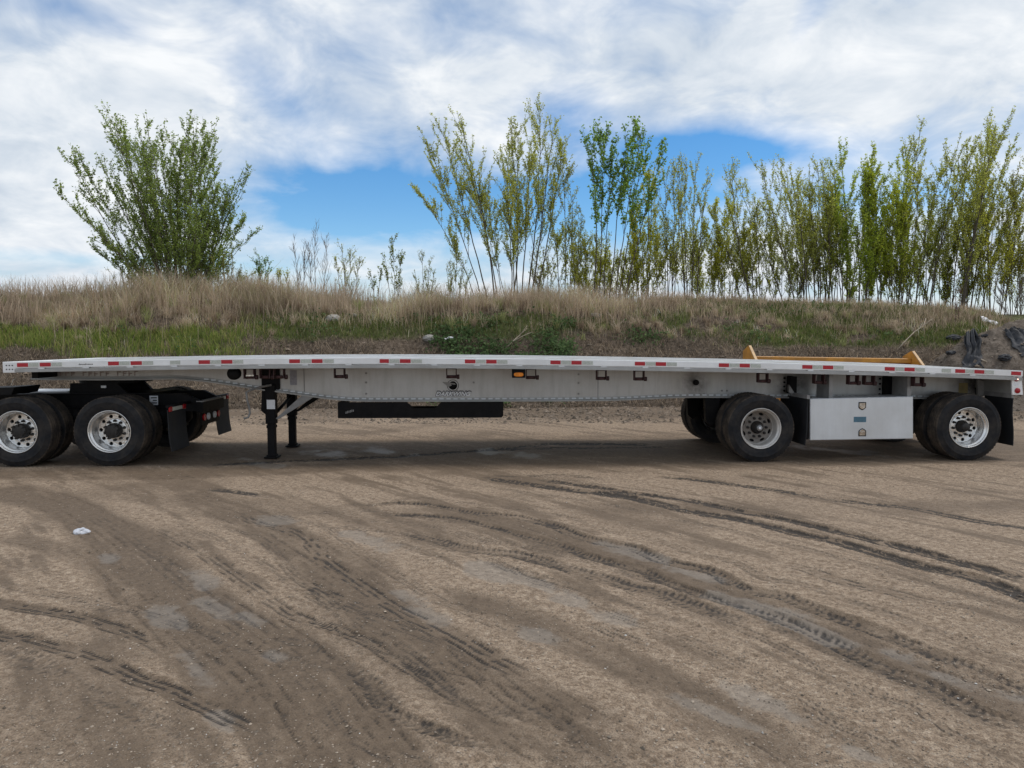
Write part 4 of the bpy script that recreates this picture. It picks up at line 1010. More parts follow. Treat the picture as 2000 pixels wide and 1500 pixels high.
# ------------------------------------------------------------------ rear of the truck under the trailer nose
truck = empty('semi_truck')
TY = 0.05
XT1 = px2x(212, 846, TY); XT0 = px2x(29, 846, TY)
axle_set(truck, XT1, 'drive', TY, 2.44); axle_set(truck, XT0, 'drive', TY, 2.44)
yr0, yr1 = TY + 0.80, TY + 1.64
zf = float(at_y(300, 769, yr0)[2]); xe = px2x(392, 780, yr0)
for y0_ in (yr0, yr1 - 0.09):
    mb = MB(); mb.box(-11.5, xe - 0.25, y0_, y0_ + 0.09, zf - 0.27, zf); mb.prism([(xe - 0.25, zf), (xe - 0.25, zf - 0.27), (xe, zf - 0.27), (xe, zf - 0.12)], y0_, y0_ + 0.09, 'y'); mb.build('frame_rail', M_BLACK, truck)
mb = MB(); mb.box(xe - 0.05, xe + 0.04, yr0 - 0.02, yr1 + 0.02, zf - 0.29, zf - 0.13); mb.build('end_crossmember', M_BLACK, truck)
mb = MB(); mb.box(xe - 0.06, xe + 0.05, yr0 - 0.02, yr1 + 0.02, zf - 0.128, zf - 0.112); mb.build('end_cap', M_GREYST, truck)
for x in (XT1 - 0.66, XT1, XT0 - 0.5, -9.0):
    mb = MB(); mb.box(x - 0.08, x + 0.08, yr0 + 0.09, yr1 - 0.09, zf - 0.25, zf - 0.02); mb.build('frame_crossmember', M_BLACK, truck)
# suspension masses
for xa_ in (XT0, XT1):
    for yy in (yr0 + 0.04, yr1 - 0.04):
        mb = MB(); mb.tube([(xa_ + 0.38, yy, 0.45), (xa_ + 0.38, yy, 0.52), (xa_ + 0.38, yy, zf - 0.3), (xa_ + 0.38, yy, zf - 0.2)], [0.10, 0.14, 0.14, 0.10], 16); mb.build('air_bag', M_BLACK, truck)
        mb = MB(); mb.prism([(xa_ - 0.5, 0.60), (xa_ + 0.45, 0.40), (xa_ + 0.45, 0.46), (xa_ - 0.5, 0.68)], yy - 0.045, yy + 0.045, 'y'); mb.prism([(xa_ - 0.56, zf - 0.1), (xa_ - 0.44, zf - 0.1), (xa_ - 0.45, 0.58), (xa_ - 0.55, 0.58)], yy - 0.04, yy + 0.04, 'y'); mb.build('suspension_arm', M_BLACK, truck)
        mb = MB(); mb.lathe([(1e-4, 0), (0.09, 0), (0.095, 0.04), (0.095, 0.18), (1e-4, 0.2)], (xa_ + 0.2, yy - 0.1, 0.70), 18); mb.build('brake_chamber', M_BLACK, truck)
    mb = MB(); mb.lathe([(1e-4, -0.2), (0.12, -0.18), (0.2, -0.08), (0.2, 0.08), (0.12, 0.18), (1e-4, 0.2)], (xa_, TY + 1.22, 0.5), 24); mb.build('differential', M_BLACK, truck)
# fifth wheel
x5a, x5b = px2x(135, 745, 0.95), px2x(262, 745, 0.95); z5 = zb(xk) - 0.004
pl = []
for i in range(24):
    a = math.pi * 0.5 + math.pi * i / 23; pl.append(((x5a + x5b) / 2 + 0.45 * math.cos(a), 1.27 + 0.45 * math.sin(a)))
pl += [(x5b - 0.15, 0.82), (x5b, 0.95), (x5b, 1.10), ((x5a + x5b) / 2 + 0.1, 1.23), ((x5a + x5b) / 2 + 0.1, 1.31), (x5b, 1.44), (x5b, 1.59), (x5b - 0.15, 1.72)]
mb = MB(); mb.prism(pl, z5 - 0.05, z5, 'z'); fw = mb.build('fifth_wheel', M_BLACK, truck)
for y0_ in (0.84, 1.62):
    mb = MB(); mb.prism([(x5a + 0.06, zf + 0.01), (x5b - 0.05, zf + 0.01), (x5b - 0.2, z5 - 0.05), (x5a + 0.08, z5 - 0.05)], y0_, y0_ + 0.08, 'y'); mb.build('saddle', M_BLACK, fw)
mb = MB(); mb.box(x5a - 0.35, x5b + 0.35, yr0 - 0.06, yr1 + 0.06, zf, zf + 0.015); mb.build('slide_plate', M_BLACK, truck)
p = at_y(202, 755, 0.83); mb = MB(); mb.box(p[0] - 0.035, p[0] + 0.04, 0.825, 0.84, p[2] - 0.02, p[2] + 0.015); mb.build('release_tag', M_WHITE, fw)
# catwalk and front fender wedge
x0_, x1_ = px2x(42, 764, 1.15), px2x(142, 764, 1.15)
mb = MB(); mb.box(x0_, x1_, 1.0, 1.62, zf + 0.012, zf + 0.03); mb.build('catwalk', M_BOX, truck)
a = at_y(0, 756, 0.3); b2 = at_y(44, 754.5, 0.3); c = at_y(38, 769, 0.3)
mb = MB(); mb.prism([(a[0] - 1.2, a[2] - 0.05), (b2[0], b2[2]), (c[0], c[2]), (a[0] - 1.2, a[2] - 0.14)], 0.12, 0.72, 'y'); mb.build('quarter_fender', M_BLACK, truck)
mb = MB(); mb.tube([(a[0] - 0.5, 0.6, a[2] - 0.08), (a[0] - 0.5, yr0 + 0.02, zf - 0.05)], 0.025, 8); mb.build('fender_stay', M_BLACK, truck)
# hose over the frame
mb = MB(); mb.tube([(XT0 + 0.6, 1.0, zf + 0.03), (XT0 + 0.85, 1.05, zf + 0.07), (XT0 + 1.1, 1.0, zf + 0.04), (x5a, 1.05, zf + 0.06)], 0.018, 8); mb.build('air_hose', M_BLACK, truck)
# frame label
p0 = at_y(292, 773, yr0); p1 = at_y(309, 791, yr0); mb = MB(); mb.box(p0[0], p1[0], yr0 - 0.003, yr0 + 0.001, p1[2], p0[2]); lb = mb.build('frame_label', M_WHITE, truck)
for k in range(3):
    mb = MB(); zz = p0[2] + (p1[2] - p0[2]) * (0.2 + 0.28 * k); mb.box(p0[0] + 0.02 + 0.03 * (k % 2), p1[0] - 0.015, yr0 - 0.0045, yr0 - 0.002, zz - 0.012, zz + 0.008); mb.build('print', M_DARKP, lb)
# flaps with brackets, strips and lamps
xfl = px2x(328, 850, TY + 0.02)
for y0_, y1_ in ((TY + 0.02, TY + 0.62), (TY + 1.82, TY + 2.42)):
    flap(truck, xfl, y0_, y1_, 0.20, 0.80, 0.05)
    mb = MB(); mb.tube([(xfl, y0_, 0.845), (xfl, y1_, 0.845)], 0.022, 8); mb.tube([(xfl, (yr0 if y0_ < 1 else yr1), 0.845), (xfl, (y1_ if y0_ < 1 else y0_), 0.845)], 0.022, 8); mb.tube([(xfl, (yr0 + .04 if y0_ < 1 else yr1 - .04), 0.845), (xe, (yr0 + .04 if y0_ < 1 else yr1 - .04), zf - 0.2)], 0.022, 8); fb = mb.build('flap_bracket', M_BLACK, truck)
    mb = MB(); mb.box(xfl + 0.006, xfl + 0.014, y0_ + 0.12, y1_ - 0.12, 0.775, 0.835); mb.build('silver_strip', M_SILV, fb)
    for y2 in (y0_ + 0.02, y1_ - 0.11):
        mb = MB(); mb.box(xfl + 0.006, xfl + 0.030, y2, y2 + 0.09, 0.77, 0.84); mb.build('red_lamp', M_REDL, fb, 0.006)
mb = MB(); mb.box(xe - 0.03, xe - 0.01, yr0 + 0.05, yr1 - 0.05, 0.48, zf - 0.28); lbx = mb.build('light_bar', M_BLACK, truck)
for yy, mm in ((yr0 + 0.13, M_REDL), (yr0 + 0.29, M_WHITE), (yr1 - 0.29, M_WHITE), (yr1 - 0.13, M_REDL)):
    mb = MB(); pr = [(yy + 0.055 * math.cos(i * math.pi / 9), 0.60 + 0.055 * math.sin(i * math.pi / 9)) for i in range(18)]
    mb.prism(pr, xe - 0.012, xe + 0.012, 'x'); mb.build('tail_lamp', mm, lbx, 0.004)
rebase(truck, ((XT0 + XT1) / 2, TY + 1.22, 0))
tag(truck, 'rear frame of a black semi truck with polished wheels hitched under the trailer nose', 'truck')

# ------------------------------------------------------------------ yellow snow pusher behind the trailer
pusher = empty('snow_pusher')
YP = 4.7
a = at_y(1463, 675, YP); b2 = at_y(1781, 686, YP)
xl_, xr_ = a[0], b2[0]
for x, zt_, nm in ((xl_, a[2], 0), (xr_, b2[2], 1)):
    zfnt = zt_ - 0.36
    mb = MB(); mb.prism([(YP + 0.30, zt_ - 0.12), (YP, zt_), (YP - 0.06, zt_), (YP - 0.50, zfnt), (YP - 0.62, zfnt - 0.25), (YP - 0.75, 0.12), (YP - 0.65, 0.02), (YP + 0.30, 0.02)], x - 0.02, x + 0.02, 'x'); ep = mb.build('end_plate', M_YEL, pusher)
    mb = MB(); mb.prism([(YP - 0.055, zt_ + 0.006), (YP - 0.062, zt_ - 0.02), (YP - 0.495, zfnt - 0.02), (YP - 0.625, zfnt - 0.26), (YP - 0.64, zfnt - 0.25), (YP - 0.51, zfnt + 0.008)], x - 0.026, x + 0.026, 'x'); mb.build('edge_bar', M_YELE, ep)
    mb = MB(); mb.box(x - 0.05, x + 0.05, YP - 0.75, YP + 0.32, -0.004, 0.03); mb.build('skid_shoe', M_BLACK, ep)
ztl = float(at_y(1480, 695.5, YP - 0.05)[2]); ztr = float(at_y(1790, 700.5, YP - 0.05)[2])
mb = MB(); v = []; f = []
N_ = 12
for i in range(N_ + 1):
    t_ = i / N_; yy = YP + 0.10 + 0.22 * math.sin(math.pi * t_) ; 
    for th in (0, 0.02):
        v += [(xl_ + 0.02, yy + th - 0.12 * (t_ > 0.95), 0.03 + (ztl - 0.03) * t_), (xr_ - 0.02, yy + th - 0.12 * (t_ > 0.95), 0.03 + (ztr - 0.03) * t_)]
for i in range(N_):
    q = 4 * i; f += [(q, q + 1, q + 5, q + 4), (q + 2, q + 6, q + 7, q + 3)]
f += [(0, 2, 3, 1), (4 * N_, 4 * N_ + 1, 4 * N_ + 3, 4 * N_ + 2)]
for i in range(N_):
    q = 4 * i; f += [(q, q + 4, q + 6, q + 2), (q + 1, q + 3, q + 7, q + 5)]
mb.add(v, f, 0, False); mb.build('moldboard', M_YEL, pusher)
mb = MB(); mb.add([(xl_ + .02, YP - .03, ztl - .10), (xr_ - .02, YP - .03, ztr - .10), (xr_ - .02, YP + .10, ztr - .10), (xl_ + .02, YP + .10, ztl - .10), (xl_ + .02, YP - .03, ztl), (xr_ - .02, YP - .03, ztr), (xr_ - .02, YP + .10, ztr), (xl_ + .02, YP + .10, ztl)], [(0, 3, 2, 1), (4, 5, 6, 7), (0, 1, 5, 4), (1, 2, 6, 5), (2, 3, 7, 6), (3, 0, 4, 7)]); mb.build('top_beam', M_YEL, pusher, 0.01)
mb = MB(); mb.box(xl_ + 0.02, xr_ - 0.02, YP + 0.02, YP + 0.10, 0.0, 0.16); mb.build('cutting_edge', M_BLACK, pusher)
rebase(pusher, ((xl_ + xr_) / 2, YP, 0))
tag(pusher, 'worn yellow box snow pusher with sloped end plates standing behind the trailer', 'snow pusher')

# ------------------------------------------------------------------ ground mesh (after tyres pressed it level)
H = H - 0.004
H[(gyf > 9) | (np.abs(gxf) > 40)] -= 0.0
ground = np_mesh('ground', np.stack([gxf, gyf, H], 1), grid_faces(len(gx), len(gy)), M_GROUND, True, {'wet': WET, 'muck': MUCK, 'puddle_sheen': SHEEN})
tag(ground, 'muddy gravel yard with tyre tracks', kind='structure')
def gh(x, y):
    i = np.clip(np.searchsorted(gx, x), 0, len(gx) - 1); j = np.clip(np.searchsorted(gy, y), 0, len(gy) - 1)
    return H.reshape(len(gy), len(gx))[j, i]
rng = np.random.default_rng(5)
# loose gravel: many tiny stones, one object
def pebbles(name, X, Y, Z, size, cols, seed=1):
    r = np.random.default_rng(seed); n = len(X)
    base = np.array([(1, 0, 0), (0.3, 0.95, 0), (-0.8, 0.55, 0), (-0.75, -0.6, 0), (0.35, -0.95, 0), (0.1, 0.05, 0.8), (0, 0, -0.5)])
    tri = np.array([(0, 1, 5), (1, 2, 5), (2, 3, 5), (3, 4, 5), (4, 0, 5), (1, 0, 6), (2, 1, 6), (3, 2, 6), (4, 3, 6), (0, 4, 6)])
    an = r.uniform(0, 6.28, n); ca, sa = np.cos(an)[:, None], np.sin(an)[:, None]
    B = base[None] * (1 + r.uniform(-0.3, 0.3, (n, 7, 1)))
    B = B * np.stack([np.ones(n), r.uniform(0.6, 1, n), r.uniform(0.5, 1, n)], 1)[:, None, :] * size[:, None, None]
    V = np.stack([B[..., 0] * ca - B[..., 1] * sa + X[:, None], B[..., 0] * sa + B[..., 1] * ca + Y[:, None], B[..., 2] + Z[:, None]], -1).reshape(-1, 3)
    F = (tri[None] + 7 * np.arange(n)[:, None, None]).reshape(-1, 3)
    C = np.repeat(cols, 7, 0)
    return np_mesh(name, V, F, M_COL, False, {'col': C})
m, t, b = mat('vertex_tint'); M_COL = m
t.l.new(attr(t, 'col').outputs['Color'], b.inputs['Base Color']); b.inputs['Roughness'].default_value = 0.85; b.inputs['Specular IOR Level'].default_value = 0.25
n = 40000
dep = 2.6 + 8.5 * rng.random(n) ** 1.6; lat = (rng.random(n) - 0.5) * 1.7 * dep
xx = lat; yy = CAM[1] + dep
keep = fbm(xx * 1.2, yy * 1.2, 3, 121) + 0.25 * (rng.random(n) - 0.5) > 0.47
xx, yy = xx[keep], yy[keep]; n = len(xx)
sz = np.clip(rng.lognormal(-5.55, 0.40, n), 0.002, 0.014)
tone = rng.uniform(0.10, 0.42, n)[:, None]; pc_ = tone * np.array([1.0, 0.82, 0.64]); wh = rng.random(n) < 0.006; pc_[wh] = rng.uniform(0.45, 0.7, (wh.sum(), 1)) * np.array([1, 0.97, 0.92])
tag(pebbles('gravel', xx, yy, gh(xx, yy) + sz * 0.15, sz, pc_), 'loose pale gravel scattered over the muddy yard', 'gravel', kind='stuff')
# coarser stones and litter at the foot of the bank
n = 26000
xx = rng.uniform(-16, 17, n); yy = rng.uniform(5.0, 12.0, n)
zz = surf_h(xx, yy); q_ = project(np.stack([xx, yy, zz], 1)); ba = region(*q_)[2]
keep = (rng.random(n) < 0.25 + 0.75 * ba) ; xx, yy, zz = xx[keep], yy[keep], zz[keep]; n = len(xx)
sz = np.clip(rng.lognormal(-3.9, 0.55, n), 0.006, 0.12)
tone = rng.uniform(0.05, 0.30, n)[:, None] ** 1.0; pc_ = tone * np.array([1.0, 0.79, 0.60])
tag(pebbles('clods', xx, yy, zz, sz, pc_, 2), 'clods and stones strewn along the foot of the bank', 'clods', kind='stuff')

# ------------------------------------------------------------------ grass and weeds on the bank
m, t, b = mat('grass_blade'); M_GRASS = m
ca_ = attr(t, 'col').outputs['Color']
t.l.new(ca_, b.inputs['Base Color']); b.inputs['Roughness'].default_value = 0.7; b.inputs['Specular IOR Level'].default_value = 0.2
tr = t.n.new('ShaderNodeBsdfTranslucent'); t.l.new(ca_, tr.inputs['Color'])
ms = t.n.new('ShaderNodeMixShader'); ms.inputs[0].default_value = 0.5
t.l.new(b.outputs[0], ms.inputs[1]); t.l.new(tr.outputs[0], ms.inputs[2]); t.l.new(ms.outputs[0], t.n['Material Output'].inputs[0])

def blades(name, P, h, wd, lean, cols, seed=0):
    r = np.random.default_rng(seed); n = len(P)
    an = r.uniform(0, 6.28, n); side = np.stack([np.cos(an), np.sin(an), np.zeros(n)], 1) * wd[:, None]
    la = r.uniform(0, 6.28, n); ld = np.stack([np.cos(la), np.sin(la), np.zeros(n)], 1) * (lean * h)[:, None]
    up = np.array([0, 0, 1.0])
    p1 = P + up * (h * 0.55)[:, None] + ld * 0.3
    p2 = P + up * (h * np.sqrt(np.clip(1 - lean ** 2 * 0.5, 0.2, 1)))[:, None] + ld
    V = np.stack([P - side, P + side, p1 - side * 0.75, p1 + side * 0.75, p2], 1).reshape(-1, 3)
    k = 5 * np.arange(n)[:, None]
    Q = k + np.array([[0, 1, 3, 2]]); T = k + np.array([[2, 3, 4]])
    return np_mesh(name, V, [Q, T], M_GRASS, False, {'col': np.repeat(cols, 5, 0)})
def scatter(n, seed, ylo=8.2, yhi=17.5, xlo=-17, xhi=18.5):
    r = np.random.default_rng(seed)
    x = r.uniform(xlo, xhi, n); y = r.uniform(ylo, yhi, n); z = surf_h(x, y)
    px, py = project(np.stack([x, y, z], 1))
    hp = heap_h(x, y); onheap = hp > bank_h(x, y) - 0.02
    return r, np.stack([x, y, z], 1), px, py, region(px, py), onheap
# dry straw
r, P, px, py, (g, d, ba, we), oh = scatter(230000, 11)
cl = fbm(P[:, 0] * 1.3, P[:, 1] * 1.3, 3, 131)
prob = 0.7 * d * (1 - 0.93 * ba) * (0.12 + 1.3 * sstep(0.40, 0.60, cl)) * (1 - 0.7 * g) * (1 - 0.35 * sstep(1250, 1450, px))
prob = np.where(P[:, 1] > 13.2, np.maximum(prob, 0.5 * (0.3 + cl) * (1 - 0.5 * sstep(1100, 1350, px))), prob)
k = (r.random(len(P)) < prob) & ~oh; P = P[k]; n = len(P); cl = cl[k]; px = px[k]; py = py[k]
big = fbm(P[:, 0] * 0.45, P[:, 1] * 0.6, 3, 133)
tall = sstep(12.6, 14.0, P[:, 1]) * (1 - 0.85 * sstep(1100, 1350, px)) * (0.02 + 1.7 * sstep(0.38, 0.66, big)) * r.uniform(0.5, 1.25, n)
h = r.uniform(0.10, 0.42, n) * (0.35 + 1.1 * cl) * (1 - 0.35 * sstep(1100, 1350, px)) + tall * r.uniform(0.0, 0.55, n) * (0.3 + cl)
pt = fbm(P[:, 0] * 0.9, P[:, 1] * 1.4, 3, 145)[:, None]
base_c = (0.75 + 0.75 * sstep(0.3, 0.7, pt)) * np.array([[0.64, 0.50, 0.36], [0.72, 0.61, 0.46], [0.48, 0.36, 0.25], [0.50, 0.47, 0.24]])[r.integers(0, 4, n)] * r.uniform(0.6, 1.12, (n, 1))
tag(blades('dry_grass', P, h, np.where(r.random(n) < 0.08, 0.012, r.uniform(0.0035, 0.008, n)), np.clip(r.beta(2, 3, n) * 1.5, 0, 1.1), np.clip(base_c, 0, 0.8), 12), 'tall dry straw-coloured grass covering the bank', 'grass', kind='stuff')
# bent tussocks
r, P, px, py, (g, d, ba, we), oh = scatter(2600, 23, 9.5, 16.0)
k = (r.random(len(P)) < (0.1 + 0.6 * d) * (1 - 0.75 * g)) & ~oh & (ba < 0.4); P = P[k]; nc = len(P); nb = r.integers(25, 70, nc); cc_ = np.array([[0.66, 0.54, 0.40], [0.50, 0.39, 0.28], [0.36, 0.27, 0.19], [0.44, 0.46, 0.20]])[r.integers(0, 4, nc)]
hs_ = r.uniform(0.22, 0.6, nc) * (1 - 0.3 * sstep(1150, 1350, px[k]))
PT = np.repeat(P, nb, 0); n = len(PT); PT[:, :2] += r.normal(0, 0.05, (n, 2)); hT = np.repeat(hs_, nb) * r.uniform(0.5, 1.1, n)
tag(blades('grass_tussocks', PT, hT, r.uniform(0.004, 0.009, n), r.uniform(0.2, 1.15, n), np.repeat(cc_, nb, 0) * r.uniform(0.6, 1.15, (n, 1)), 24), 'bent tussocks of dead grass dotted over the bank', 'grass', kind='stuff')
# green grass
r, P, px, py, (g, d, ba, we), oh = scatter(300000, 13)
g = np.maximum(g, 0.5 * sstep(1200, 1450, px) * sstep(13.0, 14.0, P[:, 1]))
k = (r.random(len(P)) < g * (1 - 0.9 * ba)) & ~oh; P = P[k]; n = len(P); px = px[k]
lush = 1 - sstep(430, 620, px)
h = r.uniform(0.08, 0.28, n) * (0.8 + 0.5 * lush)
gc = np.array([[0.19, 0.26, 0.06], [0.27, 0.33, 0.085], [0.14, 0.19, 0.05], [0.36, 0.34, 0.13]])[r.integers(0, 4, n)] * r.uniform(0.7, 1.2, (n, 1))
gc = gc * (0.75 + 0.5 * lush)[:, None] * np.where(lush[:, None] > 0.5, np.array([0.98, 0.96, 0.9]), np.array([1.0, 1.0, 1.1]))
tag(blades('green_grass', P, h, r.uniform(0.005, 0.011, n), r.uniform(0.1, 0.7, n), gc, 14), 'short fresh green grass growing on the bank', 'grass', kind='stuff')
# dead stalks standing on the crest
r, P, px, py, (g, d, ba, we), oh = scatter(40000, 15, 10.5, 16.5)
k = (~oh) & (r.random(len(P)) < np.where(P[:, 1] > 13.0, 1.0, 0.12) * (1 - 0.8 * g * (P[:, 1] < 13.0)) * (1 - ba) * (0.25 + 0.6 * sstep(0.45, 0.6, fbm(P[:, 0] * 0.8, P[:, 1], 2, 137)))); P = P[k]; n = len(P)
tag(blades('dead_stalks', P, r.uniform(0.5, 1.1, n) * (1 - 0.55 * sstep(1150, 1400, px[k])), r.uniform(0.005, 0.009, n), r.uniform(0.0, 0.6, n), np.array([0.62, 0.49, 0.36]) * r.uniform(0.55, 1.2, (n, 1)), 16), 'thin dead weed stalks standing along the crest of the bank', 'stalks', kind='stuff')
# tangled fallen straw and twigs lying on the slope
r, P, px, py, (g, d, ba, we), oh = scatter(110000, 17, 7.8, 14.5)
k = (r.random(len(P)) < 0.10 + 0.55 * ba * sstep(0.35, 0.6, fbm(P[:, 0] * 1.1, P[:, 1] * 1.1, 3, 139))) & ~oh; P = P[k]; P[:, 2] += 0.015; n = len(P)
tag(blades('straw_litter', P, r.uniform(0.05, 0.26, n), r.uniform(0.004, 0.014, n), r.uniform(0.9, 1.4, n), np.array([0.36, 0.285, 0.21]) * r.uniform(0.2, 1.3, (n, 1)), 18), 'flattened straw and leaf litter lying on the slope', 'litter', kind='stuff')
# leafy weeds
def leaves_mesh(name, P, size, cols, mat_, seed=0, up=0.35):
    r = np.random.default_rng(seed); n = len(P)
    d = r.normal(size=(n, 3)); d[:, 2] = d[:, 2] * 0.6 + up; d /= np.linalg.norm(d, axis=1)[:, None]
    q = r.normal(size=(n, 3)); s = np.cross(d, q); s /= np.linalg.norm(s, axis=1)[:, None]
    L = size[:, None]
    nr = np.cross(d, s) * L * 0.12
    V = np.stack([P, P + d * L * 0.45 + s * L * 0.36 + nr, P + d * L, P + d * L * 0.45 - s * L * 0.36 + nr], 1).reshape(-1, 3)
    F = 4 * np.arange(n)[:, None] + np.array([[0, 1, 2, 3]])
    return np_mesh(name, V, F, mat_, False, {'col': np.repeat(cols, 4, 0)})
r, P, px, py, (g, d, ba, we), oh = scatter(110000, 19)
we = np.maximum(we, 0.10 * g * sstep(0.5, 0.65, fbm(P[:, 0] * 0.9, P[:, 1] * 0.9, 2, 149)))
k = (r.random(len(P)) < we) & ~oh; P = P[k]; n = len(P); P = np.repeat(P, 3, 0); n = len(P)
P = P + np.stack([r.normal(0, 0.05, n), r.normal(0, 0.05, n), r.uniform(0.02, 0.32, n) * (0.3 + fbm(P[:, 0] * 2, P[:, 1] * 2, 2, 141))], 1)
wc = np.array([[0.13, 0.20, 0.08], [0.09, 0.15, 0.055], [0.17, 0.24, 0.10]])[r.integers(0, 3, n)] * r.uniform(0.7, 1.2, (n, 1))
tag(leaves_mesh('leafy_weeds', P, r.uniform(0.05, 0.12, n), wc, M_GRASS, 20), 'low leafy green weeds on the lower bank', 'weeds', kind='stuff')

# ------------------------------------------------------------------ trees
m, t, b = mat('leaf'); M_LEAF = m
lc = attr(t, 'col').outputs['Color']; t.l.new(lc, b.inputs['Base Color']); b.inputs['Roughness'].default_value = 0.5; b.inputs['Specular IOR Level'].default_value = 0.3
tr = t.n.new('ShaderNodeBsdfTranslucent'); t.l.new(t.mix(1.0, lc, (1.0, 1.0, 0.6), 'MULTIPLY'), tr.inputs['Color'])
ms = t.n.new('ShaderNodeMixShader'); ms.inputs[0].default_value = 0.66
t.l.new(b.outputs[0], ms.inputs[1]); t.l.new(tr.outputs[0], ms.inputs[2]); t.l.new(ms.outputs[0], t.n['Material Output'].inputs[0])
M_BARK = simple('bark', (0.115, 0.095, 0.07), 0.9, 0, 0.35, 14, (0.06, 0.05, 0.035), 0.5)
M_BARKP = simple('pale_bark', (0.20, 0.165, 0.13), 0.9, 0, 0.3, 14)

def tree(name, px, depthY, top_py, stems, hw_px, label, cat='tree', cx_px=None, base_spread=0.34, leaf=0.085, dens=1.0, col=(0.10, 0.13, 0.03), seed=0, sec=9, bark=None, bare=False, low=0.25, upright=1.0, group=None, flat=0.55, skirt=0):
    r = np.random.default_rng(seed + 1000)
    bx = float(at_y(px, 600, depthY)[0]); by = depthY
    bzv = float(bank_h(bx, by)) - 0.1
    topz = float(at_y(px, top_py, depthY)[2]); HT = topz - bzv
    sc = FPX / (depthY - CAM[1]); hw = hw_px / sc
    cxo = 0.0 if cx_px is None else float(at_y(cx_px, 600, depthY)[0]) - bx
    P_, R_ = [], []; LP = []
    def line(p0, d0, L, n, wob, trop):
        pts = [p0]; d = d0 / np.linalg.norm(d0); st = L / n
        for i in range(n):
            d = d + r.normal(0, wob, 3) + np.array([0, 0, trop]); d /= np.linalg.norm(d)
            pts.append(pts[-1] + d * st)
        return np.array(pts)
    for s in range(stems + skirt):
        f = ((s + 0.5) / stems * 2 - 1) if stems > 1 else 0.0
        f = float(np.clip(f + r.normal(0, 0.05), -1, 1))
        yo = r.normal(0, 0.45)
        if s >= stems: f = (1 if s % 2 else -1) * r.uniform(0.4, 0.86); yo = r.normal(0, 0.6)
        rad = math.sqrt(max(0.0, 1 - min(1, abs(f)) ** 2))
        ht = HT * (flat + (1 - flat) * rad) * (r.uniform(0.86, 1.0) if r.random() < 0.72 or stems < 6 else r.uniform(0.5, 0.8))
        if s >= stems: ht = HT * r.uniform(0.2, 0.6)
        tgt = np.array([cxo + f * hw * 0.80, yo * hw * 0.5, ht])
        p0 = np.array([bx + f * base_spread * hw, by + yo * base_spread * hw, bzv])
        n = 10; pts = []
        side = r.normal(0, 0.03, 3) * HT
        for i in range(n + 1):
            u = i / n; e = u ** (1.0 + 0.25 * upright)
            q = np.array([tgt[0] - f * base_spread * hw, tgt[1], 0]) * e * (1.0) 
            pts.append(p0 + q + np.array([0, 0, ht * u]) + side * math.sin(u * math.pi) * 0.5 + r.normal(0, 0.012, 3) * (HT / 6))
        pts = np.array(pts); L = ht
        r0 = (0.0036 * L + 0.005) * r.uniform(0.7, 1.25)
        P_.append(pts); R_.append(np.linspace(r0, 0.006, n + 1))
        for j in range(int(sec * 1.35 * r.uniform(0.8, 1.2))):
            u = low + (0.97 - low) * r.random() ** 0.85
            i = min(int(u * n), n - 1); q0 = pts[i] + (pts[i + 1] - pts[i]) * (u * n - i)
            sd = (pts[i + 1] - pts[i]); sd /= np.linalg.norm(sd)
            an = r.uniform(0, 6.28); out = np.array([math.cos(an), math.sin(an), 0.0])
            d0 = sd * 1.15 + out * r.uniform(0.3, 0.75)
            L2 = (0.13 + 0.24 * (1 - u)) * L * r.uniform(0.55, 1.15)
            b2 = line(q0, d0, L2, 5, 0.08, 0.10 * upright); P_.append(b2); R_.append(np.linspace(max(0.007, r0 * 0.35 * (1 - u) + 0.006), 0.0035, 6))
            for kx in range(int(3 + 5 * L2)):
                v_ = r.uniform(0.15, 1.0); ii = min(int(v_ * 5), 4); q1 = b2[ii] + (b2[ii + 1] - b2[ii]) * (v_ * 5 - ii)
                sd2 = b2[ii + 1] - b2[ii]; sd2 /= np.linalg.norm(sd2); an = r.uniform(0, 6.28)
                d1 = sd2 * 1.0 + np.array([math.cos(an), math.sin(an), 0.2]) * 0.5
                L3 = r.uniform(0.12, 0.34) * (0.6 + 0.08 * HT)
                b3 = line(q1, d1, L3, 3, 0.1, 0.08 * upright); P_.append(b3); R_.append(np.linspace(0.0045, 0.0025, 4))
                nl = int(L3 / 0.019 * dens * r.uniform(0.6, 1.3)) + (1 if not bare else 0)
                for l_ in range(nl if not bare else 0):
                    w_ = r.uniform(0.1, 1.05); i3 = min(int(w_ * 3), 2); LP.append(b3[i3] + (b3[i3 + 1] - b3[i3]) * (w_ * 3 - i3))
            for l_ in range(int(L2 / 0.028 * dens) if not bare else 0):
                w_ = r.uniform(0.3, 1.0); i3 = min(int(w_ * 5), 4); LP.append(b2[i3] + (b2[i3 + 1] - b2[i3]) * (w_ * 5 - i3))
        for l_ in range(int(L * 0.3 / 0.018 * dens) if not bare else 0):
            w_ = r.uniform(0.7, 1.0); i3 = min(int(w_ * n), n - 1); LP.append(pts[i3] + (pts[i3 + 1] - pts[i3]) * (w_ * n - i3))
    # tubes
    V = []; F = []; o = 0
    for pts, rs in zip(P_, R_):
        n = len(pts); kk = 5 if rs[0] > 0.02 else 3
        tg = np.gradient(pts, axis=0); tg /= np.linalg.norm(tg, axis=1)[:, None]
        a = np.cross(tg, np.array([0.31, 0.87, 0.12])); a /= np.linalg.norm(a, axis=1)[:, None]; c = np.cross(tg, a)
        an = 2 * np.pi * np.arange(kk) / kk
        ring = pts[:, None] + rs[:, None, None] * (a[:, None] * np.cos(an)[None, :, None] + c[:, None] * np.sin(an)[None, :, None])
        V.append(ring.reshape(-1, 3)); i, j = np.meshgrid(np.arange(n - 1), np.arange(kk), indexing='ij'); i = i.ravel(); j = j.ravel()
